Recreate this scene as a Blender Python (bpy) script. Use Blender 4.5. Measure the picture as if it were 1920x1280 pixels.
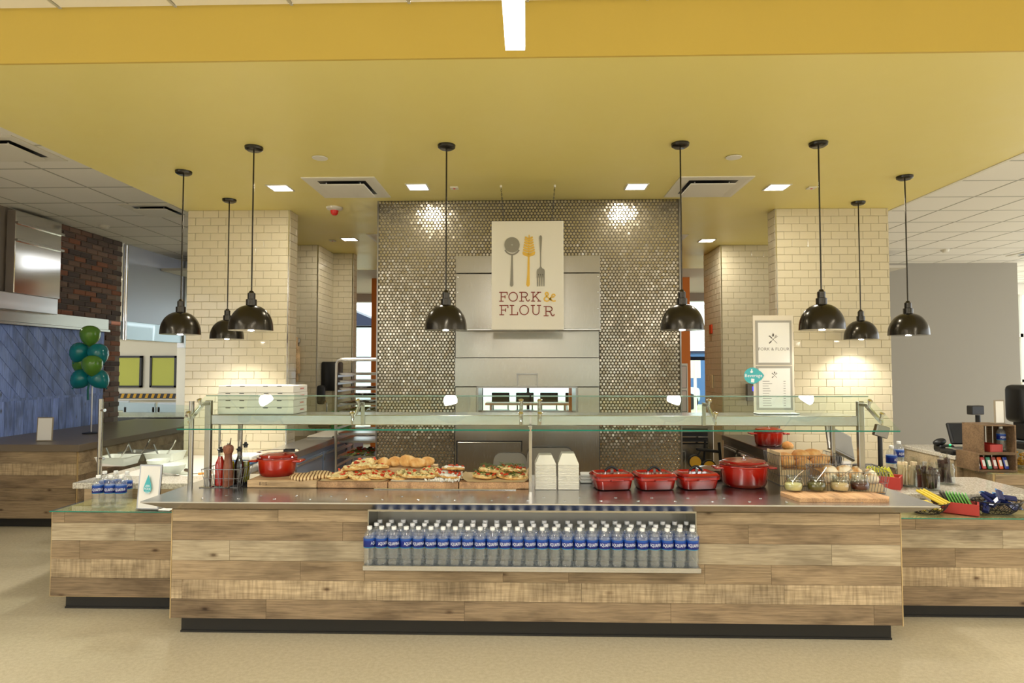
import bpy, bmesh, math, random
from mathutils import Vector, Matrix, Euler, noise
random.seed(7)
scene = bpy.context.scene
for o in list(bpy.data.objects):
    bpy.data.objects.remove(o, do_unlink=True)
COL = scene.collection

# ------------------------------------------------------------------ camera
F_PX, EYE = 1160.0, 1.67
YAW, PITCH = math.radians(1.48), math.radians(2.22)
cam_data = bpy.data.cameras.new('camera')
cam_data.sensor_width = 36.0
cam_data.lens = F_PX / 1920.0 * 36.0
cam_data.clip_start, cam_data.clip_end = 0.05, 200
cam = bpy.data.objects.new('camera', cam_data)
COL.objects.link(cam)
cam.location = (0, 0, EYE)
cam.rotation_euler = (math.pi / 2 + PITCH, 0, YAW)
scene.camera = cam

# ------------------------------------------------------------------ daylight and exposure
world = bpy.data.worlds.new('daylight')
scene.world = world
world.use_nodes = True
bgn = world.node_tree.nodes['Background']
bgn.inputs[0].default_value = (0.95, 0.98, 1.0, 1)
bgn.inputs[1].default_value = 2.0
scene.view_settings.view_transform = 'Standard'
scene.view_settings.look = 'None'
scene.view_settings.gamma = 1.0
scene.view_settings.use_curve_mapping = False
scene.view_settings.exposure = 0.46
try:
    scene.cycles.transparent_max_bounces = 32
    scene.cycles.caustics_refractive = False
    scene.cycles.caustics_reflective = False
    scene.cycles.sample_clamp_indirect = 6.0
except Exception:
    pass

sun = bpy.data.lights.new('sun', 'SUN'); sun.energy = 3.2; sun.angle = math.radians(1.0); sun.color = (1, .98, .95)
sun_o = bpy.data.objects.new('sun', sun); COL.objects.link(sun_o)      # low sun from the glazed side on the right
sun_o.rotation_euler = Vector((-math.cos(math.radians(25)), -.05, -math.sin(math.radians(25)))).to_track_quat('-Z', 'Y').to_euler()

# ------------------------------------------------------------------ measuring: a point of the photograph carried to a depth or a height
_f = Vector((-math.sin(YAW) * math.cos(PITCH), math.cos(YAW) * math.cos(PITCH), math.sin(PITCH)))
_r = Vector((math.cos(YAW), math.sin(YAW), 0))
_u = _r.cross(_f)
def _ray(x, y): return _f + _r * ((x - 960) / F_PX) - _u * ((y - 640) / F_PX)
def at(x, y, Y):
    d = _ray(x, y); return Vector((0, 0, EYE)) + d * (Y / d.y)
def on(x, y, z):
    d = _ray(x, y); return Vector((0, 0, EYE)) + d * ((z - EYE) / d.z)
def atX(x, y, X):
    d = _ray(x, y); return Vector((0, 0, EYE)) + d * (X / d.x)

# ------------------------------------------------------------------ mesh building
class MB:
    def __init__(self, origin=(0, 0, 0)):
        self.v, self.f, self.o, self.M = [], [], Vector(origin), None
    def add(self, vs, fs):
        n = len(self.v)
        if self.M is not None: vs = [self.M @ Vector(p) for p in vs]
        self.v += [Vector(p) for p in vs]
        self.f += [tuple(i + n for i in q) for q in fs]
        return self
    def box(self, c, s, rot=None, bevel=0.0, seg=1):
        bm = bmesh.new()
        bmesh.ops.create_cube(bm, size=1)
        for q in bm.verts: q.co = Vector((q.co.x * s[0], q.co.y * s[1], q.co.z * s[2]))
        if bevel > 0:
            bmesh.ops.bevel(bm, geom=bm.edges[:], offset=min(bevel, min(s) * .45), segments=seg, affect='EDGES', profile=.5)
        R = Euler(rot).to_matrix() if rot else Matrix.Identity(3)
        bm.verts.index_update()
        self.add([R @ q.co + Vector(c) for q in bm.verts], [[q.index for q in f.verts] for f in bm.faces])
        bm.free(); return self
    def span(self, a, b, bevel=0.0, seg=1):
        a, b = Vector(a), Vector(b)
        return self.box((a + b) / 2, [abs(q) for q in (b - a)], None, bevel, seg)
    def cyl(self, p0, p1, r0, r1=None, n=16, caps=True):
        p0, p1 = Vector(p0), Vector(p1); r1 = r0 if r1 is None else r1
        d = (p1 - p0).normalized(); a = d.orthogonal().normalized(); b = d.cross(a)
        vs = []
        for p, r in ((p0, r0), (p1, r1)):
            vs += [p + (a * math.cos(t) + b * math.sin(t)) * r for t in (2 * math.pi * i / n for i in range(n))]
        fs = [(i, (i + 1) % n, n + (i + 1) % n, n + i) for i in range(n)]
        if caps: fs += [tuple(range(n))[::-1], tuple(range(n, 2 * n))]
        return self.add(vs, fs)
    def tube(self, pts, r, n=6, closed=False):
        pts = [Vector(p) for p in pts]; m = len(pts); vs, fs = [], []
        a = None
        for i, p in enumerate(pts):
            if closed: d = pts[(i + 1) % m] - pts[i - 1]
            else: d = pts[min(i + 1, m - 1)] - pts[max(i - 1, 0)]
            d.normalize()
            a = d.orthogonal().normalized() if a is None else (a - d * a.dot(d)).normalized()
            b = d.cross(a)
            rr = r[i] if isinstance(r, (list, tuple)) else r
            vs += [p + (a * math.cos(t) + b * math.sin(t)) * rr for t in (2 * math.pi * k / n for k in range(n))]
        for i in range(m if closed else m - 1):
            j = (i + 1) % m
            fs += [(i * n + k, i * n + (k + 1) % n, j * n + (k + 1) % n, j * n + k) for k in range(n)]
        if not closed: fs += [tuple(range(n))[::-1], tuple(range((m - 1) * n, m * n))]
        return self.add(vs, fs)
    def lathe(self, prof, n=24, c=(0, 0, 0), sx=1.0, sy=1.0, wob=None):
        c = Vector(c); vs, fs = [], []
        for (r, z) in prof:
            for k in range(n):
                t = 2 * math.pi * k / n; q = r * (wob(t, z) if wob else 1)
                vs.append(c + Vector((math.cos(t) * q * sx, math.sin(t) * q * sy, z)))
        for i in range(len(prof) - 1):
            fs += [(i * n + k, i * n + (k + 1) % n, (i + 1) * n + (k + 1) % n, (i + 1) * n + k) for k in range(n)]
        if prof[0][0] > 1e-4: fs.append(tuple(range(n))[::-1])
        m = (len(prof) - 1) * n
        if prof[-1][0] > 1e-4: fs.append(tuple(range(m, m + n)))
        return self.add(vs, fs)
    def prism(self, poly, h0, h1, plane='XY'):
        def P(a, b, h): return {'XY': (a, b, h), 'XZ': (a, h, b), 'YZ': (h, a, b)}[plane]
        n = len(poly)
        vs = [P(a, b, h0) for a, b in poly] + [P(a, b, h1) for a, b in poly]
        fs = [tuple(range(n))[::-1], tuple(range(n, 2 * n))] + [(i, (i + 1) % n, n + (i + 1) % n, n + i) for i in range(n)]
        return self.add(vs, fs)
    def blob(self, c, s, rot=None, amp=.12, freq=3.0, nu=12, nv=8, seed=0.0, flat=None):
        R = Euler(rot).to_matrix() if rot else Matrix.Identity(3)
        vs, fs = [], []
        off = Vector((seed * 7.3, seed * 3.1, seed * 1.7))
        for j in range(nv + 1):
            ph = math.pi * j / nv
            for i in range(nu):
                t = 2 * math.pi * i / nu
                d = Vector((math.sin(ph) * math.cos(t), math.sin(ph) * math.sin(t), -math.cos(ph)))
                k = 1 + amp * noise.noise(d * freq * .5 + off)
                p = Vector((d.x * s[0] * k, d.y * s[1] * k, d.z * s[2] * k))
                if flat is not None and p.z < -s[2] * flat: p.z = -s[2] * flat
                vs.append(R @ p + Vector(c))
        for j in range(nv):
            fs += [(j * nu + i, j * nu + (i + 1) % nu, (j + 1) * nu + (i + 1) % nu, (j + 1) * nu + i) for i in range(nu)]
        return self.add(vs, fs)
    def mesh(self, name='mesh', smooth=35):
        me = bpy.data.meshes.new(name)
        me.from_pydata([tuple(p - self.o) for p in self.v], [], self.f)
        bm = bmesh.new(); bm.from_mesh(me)
        bmesh.ops.remove_doubles(bm, verts=bm.verts[:], dist=1e-6)
        bmesh.ops.recalc_face_normals(bm, faces=bm.faces[:])
        bm.to_mesh(me); bm.free()
        if smooth:
            me.polygons.foreach_set('use_smooth', [True] * len(me.polygons))
            me.set_sharp_from_angle(angle=math.radians(smooth))
        return me

def ob(name, mb, mat, parent=None, loc=None, rot=None, smooth=35):
    me = mb.mesh(name, smooth) if isinstance(mb, MB) else mb
    o = bpy.data.objects.new(name, me)
    if mat is not None and isinstance(mb, MB):
        me.materials.append(mat)
    elif mat is not None and not me.materials:
        me.materials.append(mat)
    COL.objects.link(o)
    if parent is not None: o.parent = parent
    if loc is not None: o.location = loc
    if rot is not None: o.rotation_euler = rot
    return o
def tag(o, label=None, cat=None, group=None, kind=None):
    if label: o['label'] = label
    if cat: o['category'] = cat
    if group: o['group'] = group
    if kind: o['kind'] = kind
    return o
def thing(name, label, cat, loc=(0, 0, 0), rz=0.0, group=None, kind=None):
    o = bpy.data.objects.new(name, None)
    o.empty_display_size = .05
    COL.objects.link(o); o.location = loc; o.rotation_euler = (0, 0, rz)
    return tag(o, label, cat, group, kind)
def struct(name, mb, mat, label=None, smooth=35):
    o = ob(name, mb, mat, smooth=smooth); o['kind'] = 'structure'
    if label: o['label'] = label
    return o
def copy_tree(root, loc, rz=None, label=None, group=None):
    def cp(o, parent):
        c = o.copy(); COL.objects.link(c); c.parent = parent
        for ch in o.children: cp(ch, c)
        return c
    kids = list(root.children)
    r = root.copy(); COL.objects.link(r); r.location = loc
    for ch in kids: cp(ch, r)
    if rz is not None: r.rotation_euler = (0, 0, rz)
    if label: r['label'] = label
    if group: r['group'] = group
    return r
def text_mb(s, size=1.0, depth=.0, align='CENTER', spacing=1.0):
    """lettering as a mesh builder lying in the XZ plane, facing -Y"""
    cu = bpy.data.curves.new('lettering', 'FONT')
    cu.body = s; cu.size = size; cu.align_x = align; cu.align_y = 'CENTER'; cu.extrude = depth; cu.resolution_u = 2
    cu.space_character = spacing
    t = bpy.data.objects.new('lettering', cu); COL.objects.link(t)
    dg = bpy.context.evaluated_depsgraph_get()
    me = bpy.data.meshes.new_from_object(t.evaluated_get(dg))
    mb = MB()
    mb.v = [Vector((p.co.x, -p.co.z, p.co.y)) for p in me.vertices]
    mb.f = [tuple(p.vertices) for p in me.polygons]
    bpy.data.objects.remove(t); bpy.data.meshes.remove(me); bpy.data.curves.remove(cu)
    return mb
def ribbon(mb, pts, w, y0, y1, joint=True):
    """a flat stroke of width w along points (x, z), from depth y0 to y1"""
    for (x0, z0), (x1, z1) in zip(pts[:-1], pts[1:]):
        L = math.hypot(x1 - x0, z1 - z0)
        if L < 1e-6: continue
        nx, nz = -(z1 - z0) / L * w / 2, (x1 - x0) / L * w / 2
        mb.prism([(x0 + nx, z0 + nz), (x1 + nx, z1 + nz), (x1 - nx, z1 - nz), (x0 - nx, z0 - nz)], y0, y1, 'XZ')
    if joint:
        for (x, z) in pts:
            mb.prism([(x + math.cos(t) * w / 2, z + math.sin(t) * w / 2) for t in (k * math.pi / 4 for k in range(8))], y0 - .00005, y1, 'XZ')

# ------------------------------------------------------------------ materials
def S(r, g, b):   # sRGB 0-255 to linear
    f = lambda c: c / 12.92 if c <= .04045 else ((c + .055) / 1.055) ** 2.4
    return (f(r / 255), f(g / 255), f(b / 255))
def mat(name, col, rough=.5, metal=0.0, spec=.5, trans=0.0, ior=1.45, emit=None, estr=0.0, alpha=1.0, coat=0.0, sss=0.0):
    m = bpy.data.materials.new(name); m.use_nodes = True
    b = m.node_tree.nodes['Principled BSDF']
    b.inputs['Base Color'].default_value = (*col, 1)
    b.inputs['Roughness'].default_value = rough
    b.inputs['Metallic'].default_value = metal
    b.inputs['Specular IOR Level'].default_value = spec
    b.inputs['Transmission Weight'].default_value = trans
    b.inputs['IOR'].default_value = ior
    b.inputs['Coat Weight'].default_value = coat
    if sss: 
        b.inputs['Subsurface Weight'].default_value = sss
        b.inputs['Subsurface Radius'].default_value = (.01, .006, .003)
    if emit:
        b.inputs['Emission Color'].default_value = (*emit, 1); b.inputs['Emission Strength'].default_value = estr
    return m
class N:
    """small helper for node trees"""
    def __init__(self, m): self.m, self.t = m, m.node_tree; self.b = self.t.nodes.get('Principled BSDF')
    def n(self, typ, **kw):
        x = self.t.nodes.new(typ)
        for k, v in kw.items(): setattr(x, k, v)
        return x
    def l(self, a, b): self.t.links.new(a, b)
    def coord(self, kind='Object', scale=(1, 1, 1), loc=(0, 0, 0), rot=(0, 0, 0)):
        c = self.n('ShaderNodeTexCoord'); mp = self.n('ShaderNodeMapping')
        mp.inputs['Scale'].default_value = scale; mp.inputs['Location'].default_value = loc; mp.inputs['Rotation'].default_value = rot
        self.l(c.outputs[kind], mp.inputs[0]); return mp.outputs[0]
    def noise(self, vec, scale=5, detail=4, rough=.5, dist=0):
        x = self.n('ShaderNodeTexNoise'); x.inputs['Scale'].default_value = scale; x.inputs['Detail'].default_value = detail
        x.inputs['Roughness'].default_value = rough; x.inputs['Distortion'].default_value = dist
        if vec is not None: self.l(vec, x.inputs['Vector'])
        return x.outputs['Fac']
    def ramp(self, fac, stops):
        x = self.n('ShaderNodeValToRGB'); r = x.color_ramp
        while len(r.elements) < len(stops): r.elements.new(.5)
        for e, (p, c) in zip(r.elements, stops): e.position = p; e.color = (*c, 1) if len(c) == 3 else c
        self.l(fac, x.inputs[0]); return x.outputs[0]
    def mix(self, fac, a, b, mode='MIX'):
        x = self.n('ShaderNodeMix', data_type='RGBA', blend_type=mode)
        for sock, v in ((x.inputs[0], fac), (x.inputs[6], a), (x.inputs[7], b)):
            if hasattr(v, 'links'): self.l(v, sock)
            elif isinstance(v, (int, float)): sock.default_value = v
            else: sock.default_value = (*v, 1)
        return x.outputs[2]
    def bump(self, h, strength=.2, dist=.01):
        x = self.n('ShaderNodeBump'); x.inputs['Strength'].default_value = strength; x.inputs['Distance'].default_value = dist
        self.l(h, x.inputs['Height']); self.l(x.outputs[0], self.b.inputs['Normal'])
    def col(self, c): self.l(c, self.b.inputs['Base Color'])
    def rough(self, c): self.l(c, self.b.inputs['Roughness'])

M = {}
M['yellow'] = mat('yellow_paint', S(234, 219, 136), .40, spec=.7)
M['gold'] = mat('front_lit_yellow', S(206, 178, 84), .42, spec=.4)  # same ceiling paint in a deeper tone: the front face's different light painted in
k = N(M['yellow']); k.rough(k.ramp(k.noise(k.coord('Object', (1.5, 1.5, 1.5)), 3, 3), [(.3, (.36,) * 3), (.7, (.46,) * 3)]))
def steel(name, col=(.38, .36, .31), rough=.24, stretch=(1, 1, 60), str_=.004):
    m = mat(name, col, rough, 1.0); k = N(m)
    h = k.noise(k.coord('Object', stretch), 14, 3)
    k.bump(h, str_, .004)
    k.rough(k.ramp(h, [(.3, (rough * .92,) * 3), (.7, (rough * 1.1,) * 3)]))
    return m
M['steel'] = steel('brushed_steel_sheet', rough=.25, stretch=(90, 90, .8))
M['steel_h'] = steel('brushed_steel_top', col=(.56, .56, .57), rough=.24, stretch=(1.5, 60, 60))
M['steel_rack'] = mat('rack_aluminium', (.72, .72, .72), .3, 1.0)
M['chrome'] = mat('polished_steel', (.75, .74, .72), .12, 1.0)
M['darksteel'] = mat('dark_steel', (.30, .29, .27), .3, 1.0)
M['bronze'] = mat('dark_bronze_enamel', S(58, 54, 46), .22, .75, .6)
M['black'] = mat('black_plastic', S(22, 22, 24), .4)
M['blackrubber'] = mat('black_rubber_base', S(36, 34, 30), .5)
M['white'] = mat('white_paint', S(226, 222, 212), .5)
M['ceilwhite'] = mat('ceiling_tile_white', S(238, 235, 230), .85)
k = N(M['ceilwhite']); k.bump(k.noise(k.coord('Object', (1, 1, 1)), 160, 2), .15, .003)
M['gridwhite'] = mat('ceiling_grid_white', S(178, 176, 170), .6)
M['greyceil'] = mat('ceiling_grey', S(205, 200, 190), .8)
M['paper'] = mat('white_paper', S(238, 236, 230), .7)
M['grout'] = mat('tile_grout', S(190, 179, 148), .85)
M['subway'] = mat('cream_glazed_tile', S(214, 203, 174), .10, spec=.6)
M['greywall'] = mat('grey_wall_paint', S(160, 156, 148), .7)
M['orange'] = mat('orange_paint', S(214, 118, 40), .55)
M['kitchenwhite'] = mat('kitchen_wall_white', S(232, 226, 206), .6)
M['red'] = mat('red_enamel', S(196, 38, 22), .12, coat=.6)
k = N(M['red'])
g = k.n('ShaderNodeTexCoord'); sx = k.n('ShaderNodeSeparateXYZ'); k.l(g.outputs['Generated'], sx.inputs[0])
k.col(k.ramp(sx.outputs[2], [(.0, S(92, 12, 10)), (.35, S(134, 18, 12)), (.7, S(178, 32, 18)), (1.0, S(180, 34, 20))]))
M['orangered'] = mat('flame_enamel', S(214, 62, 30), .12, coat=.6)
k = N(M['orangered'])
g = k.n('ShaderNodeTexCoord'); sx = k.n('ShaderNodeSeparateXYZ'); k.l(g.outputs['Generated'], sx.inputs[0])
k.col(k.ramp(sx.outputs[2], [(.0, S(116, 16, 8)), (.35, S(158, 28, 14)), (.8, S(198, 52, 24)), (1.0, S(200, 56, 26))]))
M['redbox'] = mat('red_painted_wood', S(170, 52, 44), .5)
M['glass'] = None
def front_only(t, sock):
    """reflect on the outer face of a pane only, so that no light is lost inside it"""
    ge = t.nodes.new('ShaderNodeNewGeometry'); a = t.nodes.new('ShaderNodeMath'); a.operation = 'SUBTRACT'; a.inputs[0].default_value = 1.0
    t.links.new(ge.outputs['Backfacing'], a.inputs[1])
    b = t.nodes.new('ShaderNodeMath'); b.operation = 'MULTIPLY'; t.links.new(sock, b.inputs[0]); t.links.new(a.outputs[0], b.inputs[1])
    return b.outputs[0]
def glassmat(name, tint=(.93, .985, .965), gloss=.10, rough=0.0, ior=1.5):
    m = bpy.data.materials.new(name); m.use_nodes = True; t = m.node_tree; t.nodes.clear()
    out = t.nodes.new('ShaderNodeOutputMaterial'); tr = t.nodes.new('ShaderNodeBsdfTransparent'); gl = t.nodes.new('ShaderNodeBsdfGlossy')
    fr = t.nodes.new('ShaderNodeFresnel'); fr.inputs[0].default_value = ior
    mx = t.nodes.new('ShaderNodeMixShader'); gl.inputs['Roughness'].default_value = rough
    tr.inputs[0].default_value = (*tint, 1)
    t.links.new(front_only(t, fr.outputs[0]), mx.inputs[0]); t.links.new(tr.outputs[0], mx.inputs[1]); t.links.new(gl.outputs[0], mx.inputs[2])
    t.links.new(mx.outputs[0], out.inputs[0]); return m
M['glass'] = glassmat('clear_glass_sheet')
M['glassedge'] = mat('green_glass_edge', S(30, 150, 130), .1, trans=.35, spec=.6)
M['jar'] = glassmat('jar_glass', (.90, .92, .91), ior=1.8)
M['wrap'] = glassmat('clear_wrap', (.92, .92, .90), ior=1.7, rough=.12)
def plastic_water():
    m = bpy.data.materials.new('clear_water_plastic'); m.use_nodes = True; t = m.node_tree; t.nodes.clear()
    out = t.nodes.new('ShaderNodeOutputMaterial')
    tr = t.nodes.new('ShaderNodeBsdfTransparent'); tr.inputs[0].default_value = (.93, .95, .96, 1)
    df = t.nodes.new('ShaderNodeBsdfDiffuse'); df.inputs[0].default_value = (.70, .72, .72, 1)
    gl = t.nodes.new('ShaderNodeBsdfGlossy'); gl.inputs['Roughness'].default_value = .05
    fr = t.nodes.new('ShaderNodeFresnel'); fr.inputs[0].default_value = 2.05
    m1 = t.nodes.new('ShaderNodeMixShader'); m1.inputs[0].default_value = .10
    m2 = t.nodes.new('ShaderNodeMixShader')
    t.links.new(tr.outputs[0], m1.inputs[1]); t.links.new(df.outputs[0], m1.inputs[2])
    t.links.new(front_only(t, fr.outputs[0]), m2.inputs[0]); t.links.new(m1.outputs[0], m2.inputs[1]); t.links.new(gl.outputs[0], m2.inputs[2])
    t.links.new(m2.outputs[0], out.inputs[0]); return m
M['water'] = plastic_water()
M['cap'] = mat('white_cap', S(235, 235, 232), .4)
def wood(name, base, dark, light, scale=1.0, axis=0, rough=.55, saw=0.0, knots=True, var=.12, sat=.86):
    """plank print: streaks along one axis, knots, per-plank shift from the object's own random number"""
    m = mat(name, base, rough, spec=.3); k = N(m)
    oi = k.n('ShaderNodeObjectInfo')
    c = k.n('ShaderNodeTexCoord'); cb = k.n('ShaderNodeCombineXYZ')
    mu = k.n('ShaderNodeMath', operation='MULTIPLY'); mu.inputs[1].default_value = 37.0; k.l(oi.outputs['Random'], mu.inputs[0])
    k.l(mu.outputs[0], cb.inputs[1]); k.l(mu.outputs[0], cb.inputs[2])
    ad = k.n('ShaderNodeVectorMath', operation='ADD'); k.l(c.outputs['Object'], ad.inputs[0]); k.l(cb.outputs[0], ad.inputs[1])
    st = [9.0, 9.0, 9.0]; st[axis] = .9
    mp = k.n('ShaderNodeMapping'); mp.inputs['Scale'].default_value = [q * scale for q in st]; k.l(ad.outputs[0], mp.inputs[0])
    big = k.noise(mp.outputs[0], 1.2, 5, .6, .6)
    mp2 = k.n('ShaderNodeMapping'); st2 = [70.0, 70.0, 70.0]; st2[axis] = 3.0
    mp2.inputs['Scale'].default_value = [q * scale for q in st2]; k.l(ad.outputs[0], mp2.inputs[0])
    fine = k.noise(mp2.outputs[0], 1.5, 4, .65, .3)
    mp3 = k.n('ShaderNodeMapping'); st3 = [7.0, 7.0, 7.0]; st3[axis] = 2.6
    mp3.inputs['Scale'].default_value = [q * scale for q in st3]; k.l(ad.outputs[0], mp3.inputs[0])
    patch = k.noise(mp3.outputs[0], 1.0, 3, .55, .2)
    col = k.ramp(big, [(.28, dark), (.5, base), (.72, light)])
    col = k.mix(.55, col, k.ramp(fine, [(.30, tuple(q * .62 for q in base)), (.62, tuple(min(1, q * 1.22) for q in light))]), 'MIX')
    col = k.mix(1.0, col, k.ramp(patch, [(.32, (.62, .60, .58)), (.52, (1, 1, 1)), (.8, (1.12, 1.10, 1.06))]), 'MULTIPLY')
    if saw:
        mp4 = k.n('ShaderNodeMapping'); s4 = [6.0, 6.0, 6.0]; s4[axis] = 55.0
        mp4.inputs['Scale'].default_value = s4; k.l(ad.outputs[0], mp4.inputs[0])
        col = k.mix(saw, col, k.ramp(k.noise(mp4.outputs[0], 1.0, 2, .5, .4), [(.35, (.70, .68, .64)), (.6, (1.08, 1.08, 1.08))]), 'MULTIPLY')
    if knots:
        vo = k.n('ShaderNodeTexVoronoi'); s5 = [9.0, 9.0, 9.0]; s5[axis] = 4.2
        mp5 = k.n('ShaderNodeMapping'); mp5.inputs['Scale'].default_value = s5; k.l(ad.outputs[0], mp5.inputs[0]); k.l(mp5.outputs[0], vo.inputs['Vector'])
        vo.inputs['Scale'].default_value = .8
        col = k.mix(1.0, col, k.ramp(vo.outputs['Distance'], [(.03, (.28, .22, .17)), (.075, (.70, .66, .62)), (.13, (1, 1, 1))]), 'MULTIPLY')
    br = k.n('ShaderNodeMapRange'); br.inputs[3].default_value = 1 - var; br.inputs[4].default_value = 1 + var
    k.l(oi.outputs['Random'], br.inputs[0])
    hs = k.n('ShaderNodeHueSaturation'); hs.inputs['Saturation'].default_value = sat; k.l(br.outputs[0], hs.inputs['Value']); k.l(col, hs.inputs['Color'])
    k.col(hs.outputs[0]); k.bump(fine, .12, .002)
    return m
# counter planks row by row: the print has pale, tan and brown boards
M['plank_tan'] = wood('plank_tan', S(158, 132, 94), S(124, 99, 67), S(176, 151, 111))
M['plank_brown'] = wood('plank_brown', S(134, 110, 76), S(95, 74, 49), S(161, 135, 97))
M['plank_pale'] = wood('plank_pale', S(163, 144, 109), S(131, 109, 76), S(180, 163, 130))
M['plank_mid'] = wood('plank_mid', S(142, 117, 81), S(108, 84, 55), S(163, 138, 100))
M['plank_saw'] = wood('plank_saw_marked', S(172, 147, 106), S(140, 113, 77), S(187, 163, 124), saw=.8)
M['plank_dark'] = wood('plank_dark', S(124, 101, 71), S(86, 67, 45), S(152, 127, 91))
M['wood_edge'] = mat('plank_edge', S(196, 168, 118), .6)
M['board'] = wood('maple_board', S(206, 166, 108), S(176, 130, 76), S(222, 186, 130), knots=False, scale=1.5)
M['boardblock'] = wood('butcher_block', S(188, 134, 76), S(150, 96, 48), S(212, 164, 104), knots=False, scale=1.6, axis=1)
M['blueplank'] = wood('blue_washed_daylit_plank', S(126, 148, 216), S(86, 106, 176), S(160, 180, 234), var=.14, axis=2, sat=1.05)  # the boards' own blue, pushed bluer and brighter to stand for cool daylight
M['bread'] = mat('bread_crust', S(206, 142, 72), .6, sss=.0)
k = N(M['bread']); k.col(k.ramp(k.noise(k.coord('Object', (6, 6, 6)), 1.6, 4, .6, .3), [(.30, S(196, 124, 54)), (.48, S(232, 178, 104)), (.66, S(248, 220, 164))]))
M['linear_lamp'] = mat('lamp_diffuser', (1, 1, 1), .5, emit=(1, .97, .92), estr=9.0)
M['square_lamp'] = mat('downlight_diffuser', (1, 1, 1), .5, emit=(1, .95, .86), estr=9.0)
M['bulb'] = mat('lamp_bulb_glow', (1, 1, 1), .5, emit=(1, .95, .86), estr=90.0)
M['shadewhite'] = mat('shade_lining_white', S(240, 238, 230), .4)
# ================================================================== THE SETTING
CEIL, GRID = 3.22, 3.50
# floor: beige speckled sheet
m = mat('floor_beige', S(177, 166, 138), .55, spec=.3); k = N(m)
c1 = k.coord('Object')
sp = k.noise(c1, 260, 3, .6); bl = k.noise(c1, 1.2, 4, .5); md = k.noise(c1, 42, 3, .6)
base = k.ramp(bl, [(.3, S(192, 180, 149)), (.7, S(203, 192, 162))])
base = k.mix(.55, base, k.ramp(sp, [(.34, S(147, 136, 108)), (.46, S(197, 186, 156)), (.62, S(214, 205, 180))]))
base = k.mix(.35, base, k.ramp(md, [(.35, S(175, 162, 130)), (.65, S(212, 202, 175))]))
k.col(base); k.bump(sp, .08, .002)
M['floor'] = m
struct('floor', MB().span((-14, -7, -.05), (14, 30, 0)), m, 'beige speckled floor running in front of the counter')

# yellow dropped ceiling with its front edge, the same paint toned gold
struct('ceiling_yellow', MB().span((-3.43, 3.07, CEIL), (3.61, 9.9, GRID - .02)), M['yellow'], 'low yellow painted ceiling over the serving counter')
struct('trim_1', MB().span((-3.43, 3.055, CEIL), (3.61, 3.07, GRID + .012)), M['gold'], 'gold-toned front face of the dropped ceiling')
struct('trim_2', MB().span((3.61, 3.055, CEIL - .005), (3.64, 9.9, GRID - .02)), M['white'], 'white edge strip along the yellow ceiling')

# suspended tile ceilings: a slab, and below it each tile as its own piece with the joints open
def tile_ceiling(name, x0, x1, y0, y1, z, ox, oy, label, skip=None, step=.60):
    s = struct(name, MB().span((x0, y0, z + .012), (x1, y1, z + .05)), M['gridwhite'], label)
    full = MB().box((0, 0, .007), (step - .018, step - .018, .014), bevel=.004).mesh('ceiling_tile'); full.materials.append(M['ceilwhite'])
    i0, i1 = math.floor((x0 - ox) / step), math.ceil((x1 - ox) / step)
    j0, j1 = math.floor((y0 - oy) / step), math.ceil((y1 - oy) / step)
    for i in range(i0, i1):
        for j in range(j0, j1):
            a, b = max(x0, ox + i * step), min(x1, ox + (i + 1) * step)
            c, d = max(y0, oy + j * step), min(y1, oy + (j + 1) * step)
            if b - a < .05 or d - c < .05: continue
            if skip and skip((a + b) / 2, (c + d) / 2): continue
            t = ob('ceiling_tile', full, None, s, ((a + b) / 2, (c + d) / 2, z))
            t.scale = ((b - a) / step, (d - c) / step, 1)
    bars = MB()
    for i in range(i0, i1 + 1):
        x = ox + i * step
        if x0 + .02 < x < x1 - .02: bars.span((x - .007, y0, z - .0012), (x + .007, y1, z + .004))
    for j in range(j0, j1 + 1):
        y = oy + j * step
        if y0 + .02 < y < y1 - .02: bars.span((x0, y - .012, z - .001), (x1, y + .012, z + .004))
    g = ob('grid_bars', bars, M['gridwhite'], s); g['kind'] = 'stuff'
    return s
VENT_L = [(-4.24, 5.0), (-3.92, 7.98)]
tile_ceiling('ceiling_left', -6.2, -3.44, 2.4, 14.0, GRID, -5.73, .18, 'white tile ceiling over the blue and brick wall')
tile_ceiling('ceiling_right', 3.65, 11.4, 2.4, 14.0, GRID, 3.65, .18, 'white tile ceiling beside the grey wall')
tile_ceiling('ceiling_front', -4.2, 4.2, .0, 3.05, GRID, -4.2, .05, 'tile ceiling in front of the gold edge')
struct('ceiling_far', MB().span((-9, -7.2, GRID + .05), (11.4, 2.4, GRID + .1)).span((-6.0, 9.92, CEIL), (6.0, 13.3, CEIL + .04)).span((-14, 9.0, GRID + .05), (-6.0, 15, GRID + .1)), M['greyceil'], 'plain white ceiling of the rooms beyond')

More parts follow.
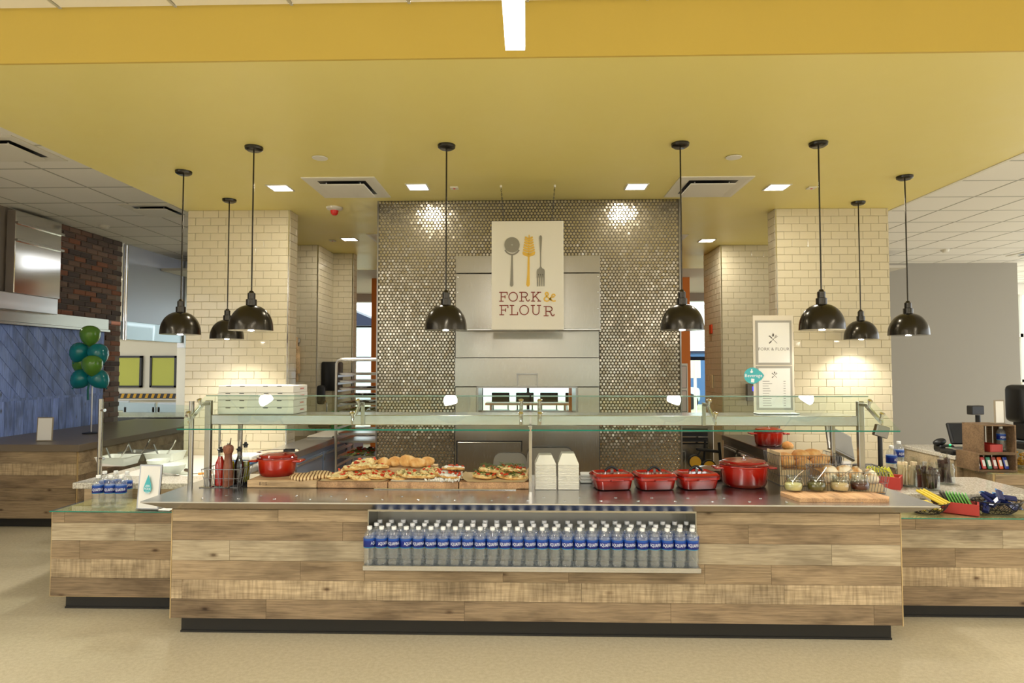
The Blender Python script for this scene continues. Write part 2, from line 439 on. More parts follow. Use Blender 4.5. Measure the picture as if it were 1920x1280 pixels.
# ---- subway tile walls: backing plus each glazed tile
TW, TH, GR = .154, .0765, .0022
tile_me = MB().box((0, 0, 0), (TW - GR, .008, TH - GR), bevel=.0028, seg=1).mesh('tile'); tile_me.materials.append(M['subway'])
tilt_rng = random.Random(3)
def tile_face(parent, p, ux, L, z0, z1, limit=300, phase=0.0):
    """tiles on a vertical face starting at p=(x,y), running L along ux (unit x,y); the face looks to the right-hand side of -normal"""
    n = Vector((ux[1], -ux[0], 0)); ang = math.atan2(ux[1], ux[0])
    rows = int(round((z1 - z0) / TH)); cnt = 0; extra = MB()
    for r in range(rows):
        z = z1 - TH * (r + .5)
        s = -(TW / 2 if r % 2 else 0) - phase
        while s < L - .004:
            a, b = max(0, s), min(L, s + TW); s += TW
            if b - a < .012: continue
            mid = (a + b) / 2
            loc = Vector((p[0] + ux[0] * mid, p[1] + ux[1] * mid, z)) + n * .003
            cnt += 1
            if cnt <= limit:
                t = ob('tile', tile_me, None, parent, loc, (tilt_rng.gauss(0, .0035), 0, ang + tilt_rng.gauss(0, .0035)))
                t.scale = ((b - a - GR) / (TW - GR), 1, 1)
            else:
                extra.box(loc, (b - a - GR, .008, TH - GR), rot=(0, 0, ang), bevel=.002)
    if extra.v:
        e = ob('lower_tiles', extra, M['subway'], parent); e['kind'] = 'stuff'
wl = struct('wall_left_column', MB().span((-3.40, 6.06, 0), (-2.378, 6.26, CEIL)), M['grout'], 'cream subway tile wall behind the pizza boxes')
tile_face(wl, (-3.40, 6.06), (1, 0), 1.022, 0, CEIL)
wls = struct('wall_left_column_end', MB().span((-2.3775, 6.062, 0), (-2.375, 6.26, CEIL)), M['grout'], 'narrow glossy tile end of the left column')
tile_face(wls, (-2.375, 6.062), (0, 1), .198, 0, CEIL)
wr = struct('wall_right_column', MB().span((2.452, 6.14, 0), (3.548, 6.32, CEIL)), M['grout'], 'cream subway tile wall behind the menu board')
tile_face(wr, (2.452, 6.14), (1, 0), 1.096, 0, CEIL)
wrs = struct('wall_right_column_end', MB().span((2.449, 6.142, 0), (2.4515, 6.32, CEIL)), M['grout'], 'narrow glossy tile end of the right column')
tile_face(wrs, (2.449, 6.32), (0, -1), .178, 0, CEIL)
w = struct('wall_inner_left', MB().span((-3.6, 7.85, 0), (-2.70, 8.0, CEIL)), M['grout'], 'cream tile wall with the rolling pin')
tile_face(w, (-3.39, 7.85), (1, 0), .69, .8, CEIL)
w = struct('wall_inner_left_side', MB().span((-2.7, 7.85, 0), (-2.695, 8.45, CEIL)), M['grout'], 'tile side wall with the black towel dispenser')
tile_face(w, (-2.695, 7.85), (0, 1), .60, .8, CEIL)
w = struct('wall_inner_left_back', MB().span((-2.72, 8.45, 0), (-2.42, 8.62, CEIL)), M['grout'], 'narrow tile wall behind the pan rack')
tile_face(w, (-2.695, 8.45), (1, 0), .275, .8, CEIL)
w = struct('wall_inner_left_end', MB().span((-2.42, 8.45, 0), (-2.415, 8.62, CEIL)), M['grout'], 'tile edge beside the bright window')
tile_face(w, (-2.415, 8.45), (0, 1), .17, .8, CEIL)
w = struct('wall_inner_right', MB().span((2.49, 8.0, 0), (3.6, 8.15, CEIL)), M['grout'], 'cream tile wall with the control box')
tile_face(w, (2.49, 8.0), (1, 0), .92, .8, CEIL)
w = struct('wall_inner_right_side', MB().span((2.485, 8.0, 0), (2.49, 8.75, CEIL)), M['grout'], 'glossy tile side wall reflecting the window')
tile_face(w, (2.485, 8.75), (0, -1), .75, .8, CEIL)
for i, (x, y) in enumerate([(-2.378, 6.058), (2.452, 6.138), (-2.70, 7.848), (-2.42, 8.448), (2.488, 7.998)]):
    struct('trim_%d' % (i + 3), MB().span((x - .006, y - .008, 0), (x + .006, y + .004, CEIL)), M['chrome'], 'thin metal corner strip on the tiled wall')

# ---- centre wall of small round metal tiles, open at the oven mouth
WY = 5.75
cw = struct('wall_center', MB().span((-1.412, WY, 0), (-.47, WY + .5, CEIL)).span((.45, WY, 0), (1.41, WY + .5, CEIL))
            .span((-.47, WY, 1.48), (.45, WY + .5, CEIL)).span((-.47, WY, 0), (.45, WY + .5, 1.20)), mat('dark_grout', S(84, 76, 58), .8), 'wall of small round metal tiles around the oven')
def penny(parent):
    rng = random.Random(11); sx, sz, R = .0318, .0275, .0146
    vs, fs = [], []
    nz = int(CEIL / sz)
    ring = [(math.cos(t), math.sin(t)) for t in (2 * math.pi * q / 8 for q in range(8))]
    def tile(cx, cz):
        n = len(vs); tx, tz = rng.gauss(0, .03), rng.gauss(0, .03)
        for (rr, h) in ((R, .0), (R * .82, .0028)):
            for (a, b) in ring:
                x, z = a * rr, b * rr
                vs.append((cx + x, WY - .0006 - h + tx * x + tz * z, cz + z))
        fs.append(tuple(range(n + 8, n + 16)))
        for q in range(8): fs.append((n + q, n + (q + 1) % 8, n + 8 + (q + 1) % 8, n + 8 + q))
    for j in range(12, nz):
        z = j * sz + .012
        for i in range(90):
            x = -1.396 + i * sx + (sx / 2 if j % 2 else 0)
            if x > 1.396: continue
            if -.665 < x < .645 and z < 2.66: continue
            tile(x, z)
    me = bpy.data.meshes.new('round_tiles'); me.from_pydata(vs, [], fs)
    mm = mat('round_metal_tile', (.46, .42, .34), .23, 1.0)
    me.materials.append(mm)
    o = ob('round_tiles', me, None, parent); o['kind'] = 'stuff'
    return o
penny(cw)
struct('trim_8', MB().span((-1.418, WY - .006, 0), (-1.406, WY + .01, CEIL)).span((1.404, WY - .006, 0), (1.416, WY + .01, CEIL)), M['darksteel'], 'metal edge strips of the round tile wall')

# ---- rooms beyond: orange wall with a wide opening, far windows
struct('wall_orange', MB().span((-2.78, 10.9, 0), (-.82, 11.05, CEIL)).span((.72, 10.9, 0), (2.84, 11.05, CEIL)).span((-.82, 10.9, 1.62), (.72, 11.05, CEIL)).span((-.82, 10.9, 0), (.72, 11.05, .62)), M['orange'], 'orange painted wall behind the oven')
hdr = struct('wall_far', MB().span((-6, 13.3, 3.05), (6, 13.5, CEIL)).span((-6, 13.3, 0), (6, 13.5, .35)), mat('header_grey', S(170, 164, 160), .6), 'grey header over the far windows')
navy = mat('navy_frame', S(24, 34, 66), .4)
for i in range(12):
    x0 = -6 + i
    wo = struct('window_%d' % (i + 1), MB().span((x0 + .02, 13.40, .37), (x0 + .98, 13.406, 3.05)), M['glass'], 'far window pane in a navy frame')
    ob('window_frame', MB().span((x0 - .03, 13.36, .35), (x0 + .03, 13.46, 3.05)).span((x0, 13.36, 1.78), (x0 + 1, 13.46, 1.86)).span((x0, 13.36, 2.50), (x0 + 1, 13.46, 2.53)), navy, wo)
# far right: glazed end wall
gw = struct('wall_right', MB().span((3.56, 11.2, 0), (8.72, 11.4, GRID)), M['greywall'], 'plain grey wall behind the till')
struct('wall_far_right', MB().span((8.0, 14.0, 3.25), (14, 14.2, GRID + .1)).span((8, 14.0, 0), (14, 14.2, .5)), M['white'], 'white header of the far glazed wall')
for i in range(6):
    x0 = 8.3 + i * .9
    wo = struct('window_%d' % (i + 13), MB().span((x0 + .02, 14.1, .5), (x0 + .88, 14.106, 3.25)), M['glass'], 'far glazed wall pane with white bars')
    ob('window_frame', MB().span((x0 - .03, 14.05, .5), (x0 + .03, 14.15, 3.25)).span((x0, 14.05, 2.30), (x0 + .9, 14.15, 2.38)).span((x0, 14.05, 1.30), (x0 + .9, 14.15, 1.36)), M['white'], wo)

# ---- left wall: brick above, steel lintel, blue boards below, opening to the kitchen
LX = -6.0
lwall = struct('wall_left', MB().span((LX - .2, 2.0, 0), (LX - .03, 8.98, GRID)), mat('brick_mortar', S(140, 128, 118), .9), 'brick wall with blue boarding under a steel lintel')
brick_cols = [mat('brick_%d' % i, c, .85) for i, c in enumerate([S(122, 92, 80), S(104, 86, 80), S(146, 96, 74), S(130, 104, 92), S(88, 76, 74)])]
brick_me = []
for bm_ in brick_cols:
    b_ = MB().box((0, 0, 0), (.05, .205, .062), bevel=.006).mesh('brick'); b_.materials.append(bm_); brick_me.append(b_)
rb = random.Random(5); cnt = 0
for r in range(44):
    z = GRID - .04 - r * .0735
    if z < .55: break
    ylo = 7.62 if z > 2.34 else 8.62
    y = 8.975 - (.107 if r % 2 else 0) - .1075
    first = True
    while y > ylo:
        o = ob('brick', rb.choice(brick_me), None, lwall, (LX - .035 + rb.uniform(-.004, .004), y, z), (0, 0, rb.uniform(-.01, .01)))
        y -= .215
# steel lintel, hood duct on the left wall
struct('trim_9', MB().span((LX - .02, 5.5, 2.14), (LX + .05, 8.62, 2.325), bevel=.006).span((LX - .02, 5.5, 2.14), (LX + .075, 8.62, 2.175), bevel=.004), M['steel'], 'steel lintel over the blue boarding')
# blue boarding: diagonal boards above, upright boards below
zb, zt, ya, yb = 1.27, 2.14, 5.6, 8.60
bb = struct('wall_left_boarding', MB().span((LX - .03, ya, 0), (LX - .012, yb, zt)), mat('board_gap', S(40, 46, 66), .8), 'blue washed timber boarding on the left wall')
def clip_poly(poly, z0, z1, y0, y1):
    def cut(P, f):
        out = []
        for i in range(len(P)):
            a, b = P[i], P[(i + 1) % len(P)]; fa, fb = f(a), f(b)
            if fa >= 0: out.append(a)
            if (fa >= 0) != (fb >= 0):
                t = fa / (fa - fb); out.append((a[0] + (b[0] - a[0]) * t, a[1] + (b[1] - a[1]) * t))
        return out
    for f in (lambda p: p[1] - z0, lambda p: z1 - p[1], lambda p: p[0] - y0, lambda p: y1 - p[0]):
        poly = cut(poly, f)
        if len(poly) < 3: return None
    return poly
pw = .128
for i in range(-4, 26):          # boards slope down towards the brick
    s = ya + i * pw * 1.42
    P = [(s, zt + .2), (s + pw * 1.36, zt + .2), (s + pw * 1.36 + 1.07, zb - .0), (s + 1.07, zb - .0)]
    P = [(s, zt), (s + pw * 1.36, zt), (s + pw * 1.36 + (zt - zb), zb), (s + (zt - zb), zb)]
    Q = clip_poly(P, zb, zt, ya, 8.15)
    if Q:
        cy, cz = sum(p[0] for p in Q) / len(Q), sum(p[1] for p in Q) / len(Q)
        ob('plank', MB().prism([(p[0] - cy, p[1] - cz) for p in Q], -.008, .008, 'YZ'), M['blueplank'], bb, (LX - .004, cy, cz))
for i in range(4):
    a = 8.16 + i * .11
    ob('plank', MB().box((0, 0, 0), (.016, .104, zt - zb)), M['blueplank'], bb, (LX - .004, a + .055, (zt + zb) / 2))
ob('rail', MB().box((0, 0, 0), (.012, yb - ya, .03)), M['blueplank'], bb, (LX + .002, (ya + yb) / 2, zb))
for i in range(22):
    a = ya + i * (yb - ya) / 22
    ob('plank', MB().box((0, 0, 0), (.016, (yb - ya) / 22 - .006, zb - .02)), M['blueplank'], bb, (LX - .006, a + (yb - ya) / 44, zb / 2))
# kitchen seen through the opening on the left
struct('wall_kitchen', MB().span((-13, 13.0, 0), (-6.2, 13.1, 2.62)).span((-13, 13.02, 2.62), (-6.2, 13.1, GRID)), M['kitchenwhite'], 'white kitchen wall with two yellow panels')
struct('wall_kitchen_side', MB().span((-13.1, 7.2, 0), (-13, 13, GRID)).span((-6.25, 10.86, 0), (-6.0, 13.0, GRID)), M['kitchenwhite'], 'white side wall of the kitchen')
struct('baseboard_kitchen', MB().span((-13, 12.93, 2.44), (-6.25, 13.0, 2.50), bevel=.004).span((-13, 12.9, .94), (-6.25, 13, .97)), M['white'], 'white ledge of the kitchen wall')

# ---- unseen hall behind the camera: plain wall, four windows added for steel reflections
bw_wall = MB()
xs = [-9.0, -6.6, -5.2, -3.0, -1.6, 1.2, 2.6, 5.2, 6.6, 11.4]
for i in range(0, len(xs) - 1, 2): bw_wall.span((xs[i], -7.2, 0), (xs[i + 1], -7.0, GRID + .1))
for i in range(1, len(xs) - 1, 2): bw_wall.span((xs[i], -7.2, 0), (xs[i + 1], -7.0, .7)).span((xs[i], -7.2, 2.7), (xs[i + 1], -7.0, GRID + .1))
struct('wall_front', bw_wall, mat('hall_wall', S(168, 158, 136), .7), 'unseen plain hall wall with four added windows facing the counter')
for j, i in enumerate(range(1, len(xs) - 1, 2)):
    wo = struct('window_%d' % (j + 19), MB().span((xs[i], -7.1, .7), (xs[i + 1], -7.094, 2.7)), M['glass'], 'unseen hall window added for reflections, facing the counter')
    ob('window_frame', MB().span((xs[i], -7.14, 1.68), (xs[i + 1], -7.06, 1.72)).span(((xs[i] + xs[i + 1]) / 2 - .02, -7.14, .7), ((xs[i] + xs[i + 1]) / 2 + .02, -7.06, 2.7)), M['white'], wo)
# ================================================================== MAIN COUNTER
PY = 3.82                                   # front plane of the boards
XL, XR = -2.21, 2.243
ROWS = [.780, .707, .592, .468, .350, .234, .116]       # board seams from the top down
JOINT = [[520, 903, 1286, 1651], [642, 1025, 1404], [430, 810, 1185, 1560], [563, 684, 943, 1066, 1321, 1446], [342, 707, 1090, 1470], [500, 871, 1257, 1637]]
RMAT = ['plank_tan', 'plank_brown', 'plank_pale', 'plank_mid', 'plank_saw', 'plank_dark']
def planks(parent, org, x0, x1, y, rows, joints, mats, holes=None):
    """each board a piece of its own on the counter front"""
    for r in range(len(rows) - 1):
        zt, zb = rows[r], rows[r + 1]
        xs = [x0] + [q for q in sorted(joints[r]) if x0 + .02 < q < x1 - .02] + [x1]
        for a, b in zip(xs[:-1], xs[1:]):
            segs = [(a, b, zb, zt)]
            if holes:
                hx0, hx1, hz0, hz1 = holes; out = []
                for (a_, b_, c_, d_) in segs:
                    if b_ <= hx0 or a_ >= hx1 or d_ <= hz0 or c_ >= hz1: out.append((a_, b_, c_, d_)); continue
                    if a_ < hx0: out.append((a_, hx0, c_, d_))
                    if b_ > hx1: out.append((hx1, b_, c_, d_))
                    if c_ < hz0: out.append((max(a_, hx0), min(b_, hx1), c_, hz0))
                segs = out
            for (a_, b_, c_, d_) in segs:
                if b_ - a_ < .01 or d_ - c_ < .01: continue
                o = ob('plank', MB().box((0, 0, 0), (b_ - a_ - .0012, .012, d_ - c_ - .0012), bevel=.0008), M[mats[r]], parent,
                       Vector(((a_ + b_) / 2, y + .006, (c_ + d_) / 2)) - Vector(org))
org = (0, PY + .4, 0)
mc = thing('serving_counter', 'long main counter clad in reclaimed-look wood boards under the steel top', 'counter', org)
REC = (-.985, 1.02, .485, .79)              # the steel bottle bay
body = MB(org).span((XL, PY + .012, .116), (REC[0] - .004, 4.62, .79)).span((REC[1] + .004, PY + .012, .116), (XR, 4.62, .79)) \
    .span((REC[0] - .004, PY + .012, .116), (REC[1] + .004, 4.62, .46)).span((REC[0] - .004, PY + .25, .46), (REC[1] + .004, 4.62, .79))
ob('body', body, M['wood_edge'], mc)
planks(mc, org, XL + .006, XR - .006, PY, ROWS, [[at(q, 1060, PY).x for q in J] for J in JOINT], RMAT, REC)
for a_, b_ in ((XL, XL + .005), (XR - .005, XR)): ob('end_edge', MB(org).span((a_, PY - .001, .113), (b_, PY + .012, .782)), M['wood_edge'], mc)
ob('toe_kick', MB(org).span((XL + .03, 3.90, 0), (XR - .03, 4.55, .116)).span((XL + .028, 3.893, 0), (XR - .028, 3.90, .012)), M['blackrubber'], mc)
ob('shadow_gap', MB(org).span((XL + .02, PY + .03, .782), (XR - .02, 4.60, .80)), M['black'], mc)
# steel bottle bay
bay = thing('bottle_bay', 'stainless steel bay with a lipped shelf set into the wood counter front', 'shelf', (0, PY, .46))
o3 = (0, PY, .46)
ob('back_panel', MB(o3).span((REC[0], PY + .235, .485), (REC[1], PY + .245, .785)), steel('bay_back_steel', (.58, .55, .48), .34, (60, 60, 1.5), .01), bay)
ob('side_panel', MB(o3).span((REC[0], PY - .004, .485), (REC[0] + .006, PY + .235, .785)), M['steel'], bay)
ob('side_panel', MB(o3).span((REC[1] - .006, PY - .004, .485), (REC[1], PY + .235, .785)), M['steel'], bay)
ob('shelf', MB(o3).span((-.985, 3.70, .462), (1.015, PY + .235, .482), bevel=.003).span((-.985, 3.70, .452), (1.015, 3.715, .474), bevel=.003), M['steel_h'], bay)
ob('header', MB(o3).span((REC[0], PY - .006, .775), (REC[1], PY + .235, .787)), M['steel'], bay)
# steel top with an undercut edge
ZT = .852
o4 = (0, 4.2, .80)
top = thing('steel_countertop', 'long stainless steel countertop with sloping overhanging edge', 'countertop', o4)
TL, TR, TF, TB = -2.335, 2.40, 3.70, 4.66
t = MB(o4)
a = [(TL, TF, ZT), (TR, TF, ZT), (TR, TB, ZT), (TL, TB, ZT)]
b = [(TL, TF, ZT - .008), (TR, TF, ZT - .008), (TR, TB, ZT - .008), (TL, TB, ZT - .008)]
c = [(XL, PY - .06, .799), (XR, PY - .06, .799), (XR, TB - .05, .799), (XL, TB - .05, .799)]
t.add(a + b + c, [(0, 1, 2, 3), (11, 10, 9, 8)] + [(i, i + 4, (i + 1) % 4 + 4, (i + 1) % 4) for i in range(4)] + [(i + 4, i + 8, (i + 1) % 4 + 8, (i + 1) % 4 + 4) for i in range(4)])
ob('top_sheet', t, M['steel_h'], top)
# two rows of little dimple studs along the tray slide
for j, y in enumerate((3.79, 3.885)):
    for i in range(19):
        x = -2.0 + i * .222 + (.1 if j else 0)
        ob('stud', MB().lathe([(.010, 0), (.010, .0012), (.006, .003), (0, .0034)], 10), M['chrome'], top, Vector((x, y, ZT)) - Vector(o4))

# ---- low glass-topped counters at both ends
def side_counter(name, label, x0, x1, y, y1, zt, rows, joints, glasslabel):
    og = ((x0 + x1) / 2, y + .2, 0)
    s = thing(name, label, 'counter', og)
    ob('body', MB(og).span((x0, y + .012, .105), (x1, y1, zt)), M['wood_edge'], s)
    planks(s, og, x0 + .012, x1 - .004, y, rows, joints, ['plank_brown', 'plank_pale', 'plank_mid', 'plank_saw', 'plank_dark'])
    ob('toe_kick', MB(og).span((x0 + .06, y + .085, 0), (x1, y1 - .05, .106)).span((x0 + .058, y + .079, 0), (x1, y + .085, .012)), M['blackrubber'], s)
    g = thing(name.replace('counter', 'top_glass'), glasslabel, 'glass top', (og[0], og[1], zt))
    ob('sheet', MB((og[0], og[1], zt)).span((x0 - .004, y - .006, zt + .0005), (x1, y1, zt + .0075)), M['glass'], g)
    ob('polished_edge', MB((og[0], og[1], zt)).span((x0 - .004, y - .0068, zt + .0008), (x1, y - .006, zt + .0072)), M['glassedge'], g)
    return s
zr = [.672, .602, .484, .360, .235, .112]
side_counter('side_counter', 'low wood-clad counter beside the balloons with a glass sheet on top', -3.25, -2.215, 4.17, 4.59, .675, zr,
             [[at(120, 1000, 4.17).x], [at(253, 1000, 4.17).x], [at(150, 1000, 4.17).x], [at(172, 1000, 4.17).x], []], 'clear glass sheet under the six water bottles')
side_counter('side_counter', 'low wood-clad counter in front of the wire snack bowls', 2.25, 3.86, 4.17, 4.43, .665, [q - .008 for q in zr],
             [[at(1717, 1000, 4.17).x, 3.4], [3.1], [at(1790, 1000, 4.17).x], [at(1773, 1000, 4.17).x], [3.55]], 'clear glass sheet under the wire snack bowls')
# ---- taller stone-topped counters behind them
M['stone'] = mat('pale_quartz', S(198, 192, 178), .18, spec=.5)
k = N(M['stone']); k.col(k.ramp(k.noise(k.coord('Object'), 90, 3, .6), [(.35, S(160, 152, 136)), (.55, S(204, 198, 184)), (.75, S(222, 218, 206))]))
M['stonewhite'] = mat('white_solid_surface', S(236, 233, 224), .25)
og = (-2.9, 5.2, 0)
sc = thing('salad_counter', 'pale stone-topped counter behind the framed drop sign', 'counter', og)
ob('body', MB(og).span((-3.33, 4.60, 0), (-2.35, 5.40, .745)).span((-3.33, 5.40, 0), (-2.40, 6.02, .745)), M['plank_tan'], sc)
ob('worktop', MB(og).span((-3.42, 4.595, .746), (-2.345, 4.90, .79), bevel=.003).span((-3.42, 4.90, .746), (-3.30, 6.04, .79), bevel=.003), M['stone'], sc)
ob('cold_well', MB(og).span((-3.30, 4.90, .746), (-2.385, 6.04, .789)), M['stonewhite'], sc)
og = (3.0, 4.9, 0)
sc = thing('pickup_counter', 'pale stone-topped counter holding the jars of wrapped sticks', 'counter', og)
ob('body', MB(og).span((2.26, 4.45, 0), (3.50, 5.06, .735)), M['plank_tan'], sc)
ob('worktop', MB(og).span((2.41, 4.435, .736), (3.60, 5.10, .775), bevel=.003), M['stone'], sc)
# ---- till counter at the right
og = (5.0, 5.9, 0)
tc = thing('till_counter', 'wood-clad till counter with a stone top by the grey wall', 'counter', og)
ob('body', MB(og).span((3.72, 5.52, 0), (6.6, 6.25, .85)), M['plank_tan'], tc)
ob('worktop', MB(og).span((3.70, 5.50, .851), (6.65, 6.29, .885), bevel=.003), M['stone'], tc)
for r, (z0, z1) in enumerate([(.70, .85), (.56, .70), (.42, .56), (.28, .42), (.12, .28)]):
    for i in range(4):
        ob('plank', MB().box((0, 0, 0), (.72, .012, z1 - z0 - .002)), M[RMAT[(r * 2 + i) % 6]], tc, Vector((4.08 + i * .724, 5.512, (z0 + z1) / 2)) - Vector(og))
    ob('plank', MB().box((0, 0, 0), (.012, .72, z1 - z0 - .002)), M[RMAT[(r * 3 + 2) % 6]], tc, Vector((3.714, 5.885, (z0 + z1) / 2)) - Vector(og))
og = (4.6, 5.3, 0)
sc = thing('side_counter', 'low wood-clad ledge with a glass top carrying the wooden crates', 'counter', og)
ob('body', MB(og).span((3.78, 5.17, .1), (6.6, 5.50, .79)), M['wood_edge'], sc)
for r, (z0, z1) in enumerate([(.70, .79), (.57, .70), (.45, .57), (.33, .45), (.21, .33), (.1, .21)]):
    for i in range(4):
        ob('plank', MB().box((0, 0, 0), (.70, .012, z1 - z0 - .002)), M[RMAT[(r + 1 + i) % 6]], sc, Vector((4.145 + i * .702, 5.166, (z0 + z1) / 2)) - Vector(og))
    ob('plank', MB().box((0, 0, 0), (.012, .32, z1 - z0 - .002)), M[RMAT[(r + 3) % 6]], sc, Vector((3.774, 5.335, (z0 + z1) / 2)) - Vector(og))
ob('glass_sheet', MB(og).span((3.70, 5.13, .791), (6.6, 5.50, .799)), M['glass'], sc)
# ---- far bar at the left
og = (-5.3, 6.5, 0)
fb = thing('far_bar', 'dark-topped wooden bar in front of the blue boarding', 'counter', og)
ob('body', MB(og).span((-5.96, 6.30, .1), (-4.64, 9.3, .785)), M['wood_edge'], fb)
ob('worktop', MB(og).span((-5.98, 6.26, .786), (-4.60, 9.34, .858), bevel=.004), mat('grey_laminate', S(120, 108, 92), .35), fb)
for r, (z0, z1) in enumerate([(.66, .785), (.54, .66), (.41, .54), (.28, .41), (.1, .28)]):
    ob('plank', MB().box((0, 0, 0), (1.31, .012, z1 - z0 - .002)), M[['plank_tan', 'plank_saw', 'plank_dark', 'plank_brown', 'plank_mid'][r]], fb, Vector((-5.30, 6.292, (z0 + z1) / 2)) - Vector(og))
    ob('plank', MB().box((0, 0, 0), (.012, 2.98, z1 - z0 - .002)), M[['plank_tan', 'plank_saw', 'plank_dark', 'plank_brown', 'plank_mid'][r]], fb, Vector((-4.634, 7.8, (z0 + z1) / 2)) - Vector(og))
ob('toe_kick', MB(og).span((-5.9, 6.36, 0), (-4.7, 9.2, .101)), M['blackrubber'], fb)
# ================================================================== CEILING FITTINGS
def area(name, loc, size, power, col=(1, .93, .82), parent=None, sizey=None, spread=None, down=True):
    l = bpy.data.lights.new(name, 'AREA'); l.energy = power; l.color = col; l.size = size
    if sizey: l.shape = 'RECTANGLE'; l.size_y = sizey
    if spread: l.spread = spread
    o = bpy.data.objects.new(name, l); COL.objects.link(o); o.location = loc
    if parent: o.parent = parent
    return o
# pendant lamps
def make_pendant(loc, label):
    p = thing('pendant_lamp', label, 'lamp', loc, group='dark dome pendant lamps over the counter')
    drop = CEIL - 1.915 if loc[2] > 3 else 1.3       # hung from the ceiling: origin on the ceiling, everything below
    z0 = -drop
    ob('canopy', MB().lathe([(.0, -.028), (.045, -.028), (.060, -.018), (.063, -.004), (.063, 0)], 28), M['bronze'], p)
    ob('cord', MB().cyl((0, 0, -.026), (0, 0, z0 + .275), .0055, n=8), M['bronze'], p)
    ob('socket', MB().lathe([(.0, z0 + .28), (.012, z0 + .28), (.018, z0 + .268), (.026, z0 + .262), (.026, z0 + .222), (.036, z0 + .218), (.036, z0 + .172), (.030, z0 + .168), (.0, z0 + .168)][::-1], 24), M['bronze'], p)
    R = .147; prof = []
    for i in range(13):
        t = math.pi / 2 * i / 12
        prof.append((R * math.cos(t) ** .85 if i < 12 else .024, .168 * math.sin(t) + .012))
    outer = [(R + .001, 0)] + prof
    inner = [(q[0] * .975, q[1] * .97) for q in prof][::-1]
    sh = MB().lathe([(a_, z0 + b_) for a_, b_ in outer], 40)
    ob('shade', sh, M['bronze'], p, smooth=50)
    ob('shade_lining', MB().lathe([(.022, z0 + .168)] + [(max(.02, a_), z0 + b_) for a_, b_ in inner] + [(R * .985, z0 + .001)], 40), M['shadewhite'], p, smooth=50)
    ob('bulb', MB().lathe([(0, z0 - .005)] + [(.056 * math.sin(q), z0 + .051 - .056 * math.cos(q)) for q in (i * math.pi / 12 for i in range(1, 11))] + [(.018, z0 + .12), (.018, z0 + .15)], 28), M['bulb'], p, smooth=60)
    l = bpy.data.lights.new('pendant_light', 'SPOT'); l.energy = 24; l.color = (1, .95, .87); l.spot_size = math.radians(135); l.spot_blend = .6; l.shadow_soft_size = .05
    lo = bpy.data.objects.new('pendant_light', l); COL.objects.link(lo); lo.parent = p; lo.location = (0, 0, z0 - .016)
    return p
PEND = [((-2.75, 4.82), 'dome pendant lamp nearest the brick wall'), ((-2.79, 5.66), 'small-looking dome pendant in front of the left tiled column, hung farthest back'),
        ((-1.945, 4.29), 'dome pendant hung in front of the left tiled column above the red pot'), ((-.572, 4.29), 'dome pendant just left of the hanging white sign'),
        ((1.066, 4.30), 'dome pendant just right of the hanging white sign'), ((2.025, 4.31), 'dome pendant above the menu board and bread basket'),
        ((3.135, 5.90), 'dome pendant over the right tiled column, hung farthest back'), ((3.09, 5.10), 'dome pendant in front of the grey wall')]
p0 = None
for (x, y), lab in PEND:
    if p0 is None: p0 = make_pendant((x, y, CEIL), lab)
    else: copy_tree(p0, (x, y, CEIL), label=lab)
# square downlights
def make_down(loc, label):
    d = thing('downlight', label, 'light', loc, group='square recessed downlights in the yellow ceiling')
    f = MB()
    for (x, y, sx, sy) in ((0, -.088, .19, .014), (0, .088, .19, .014), (-.088, 0, .014, .162), (.088, 0, .014, .162)): f.box((x, y, -.004), (sx, sy, .008), bevel=.0015)
    ob('frame', f, M['white'], d)
    ob('diffuser', MB().box((0, 0, -.002), (.164, .164, .004)), M['square_lamp'], d)
    area('downlight_beam', (0, 0, -.012), .15, 8, (1, .93, .80), d)
    return d
DL = [((-2.16, 5.29), 'square downlight by the left tiled column'), ((-.955, 5.29), 'square downlight left of the sign chains'), ((.94, 5.33), 'square downlight right of the sign chains'),
      ((2.165, 5.38), 'square downlight by the right tiled column'), ((-2.19, 7.49), 'square downlight in the back passage beside the pan rack'), ((2.22, 7.68), 'square downlight in the back passage beside the glossy tile wall')]
d0 = None
for (x, y), lab in DL:
    if d0 is None: d0 = make_down((x, y, CEIL), lab)
    else: copy_tree(d0, (x, y, CEIL), label=lab)
# air diffusers
def make_vent(loc, label, z, S_=.61, group='ceiling air diffusers'):
    v = thing('air_diffuser', label, 'vent', (loc[0], loc[1], z), group=group)
    h = S_ / 2
    fr = MB()
    def quadring(a, za, b, zb):
        fr.add([(-a, -a, za), (a, -a, za), (a, a, za), (-a, a, za), (-b, -b, zb), (b, -b, zb), (b, b, zb), (-b, b, zb)], [(i, (i + 1) % 4, (i + 1) % 4 + 4, i + 4) for i in range(4)])
    quadring(h, 0, h, -.008); quadring(h, -.008, h - .03, -.010); quadring(h - .03, -.010, h - .10, -.004); quadring(h - .10, -.004, h - .10, -.001)
    ob('frame', fr, M['white'], v, smooth=0)
    ob('throat', MB().box((0, 0, -.0015), (S_ - .2, S_ - .2, .002)), M['black'], v)
    ob('face_plate', MB().box((0, 0, -.028), (S_ - .23, S_ - .23, .010), bevel=.004), M['white'], v)
    ob('hanger', MB().cyl((h - .16, -h + .16, -.024), (h - .16, -h + .16, -.002), .006, n=8).cyl((-h + .16, -h + .16, -.024), (-h + .16, -h + .16, -.002), .006, n=8), M['white'], v)
    return v
make_vent((-1.565, 5.30), 'square white air diffuser in the yellow ceiling left of the sign', CEIL)
make_vent((1.555, 5.36), 'square white air diffuser in the yellow ceiling right of the sign', CEIL)
make_vent((-1.60, 7.5), 'air diffuser half hidden behind the metal tile wall on the left', CEIL)
make_vent((1.60, 7.62), 'air diffuser half hidden behind the metal tile wall on the right', CEIL)
make_vent((-4.41, 5.05), 'air diffuser in the white tile ceiling at the left picture edge', GRID - .001)
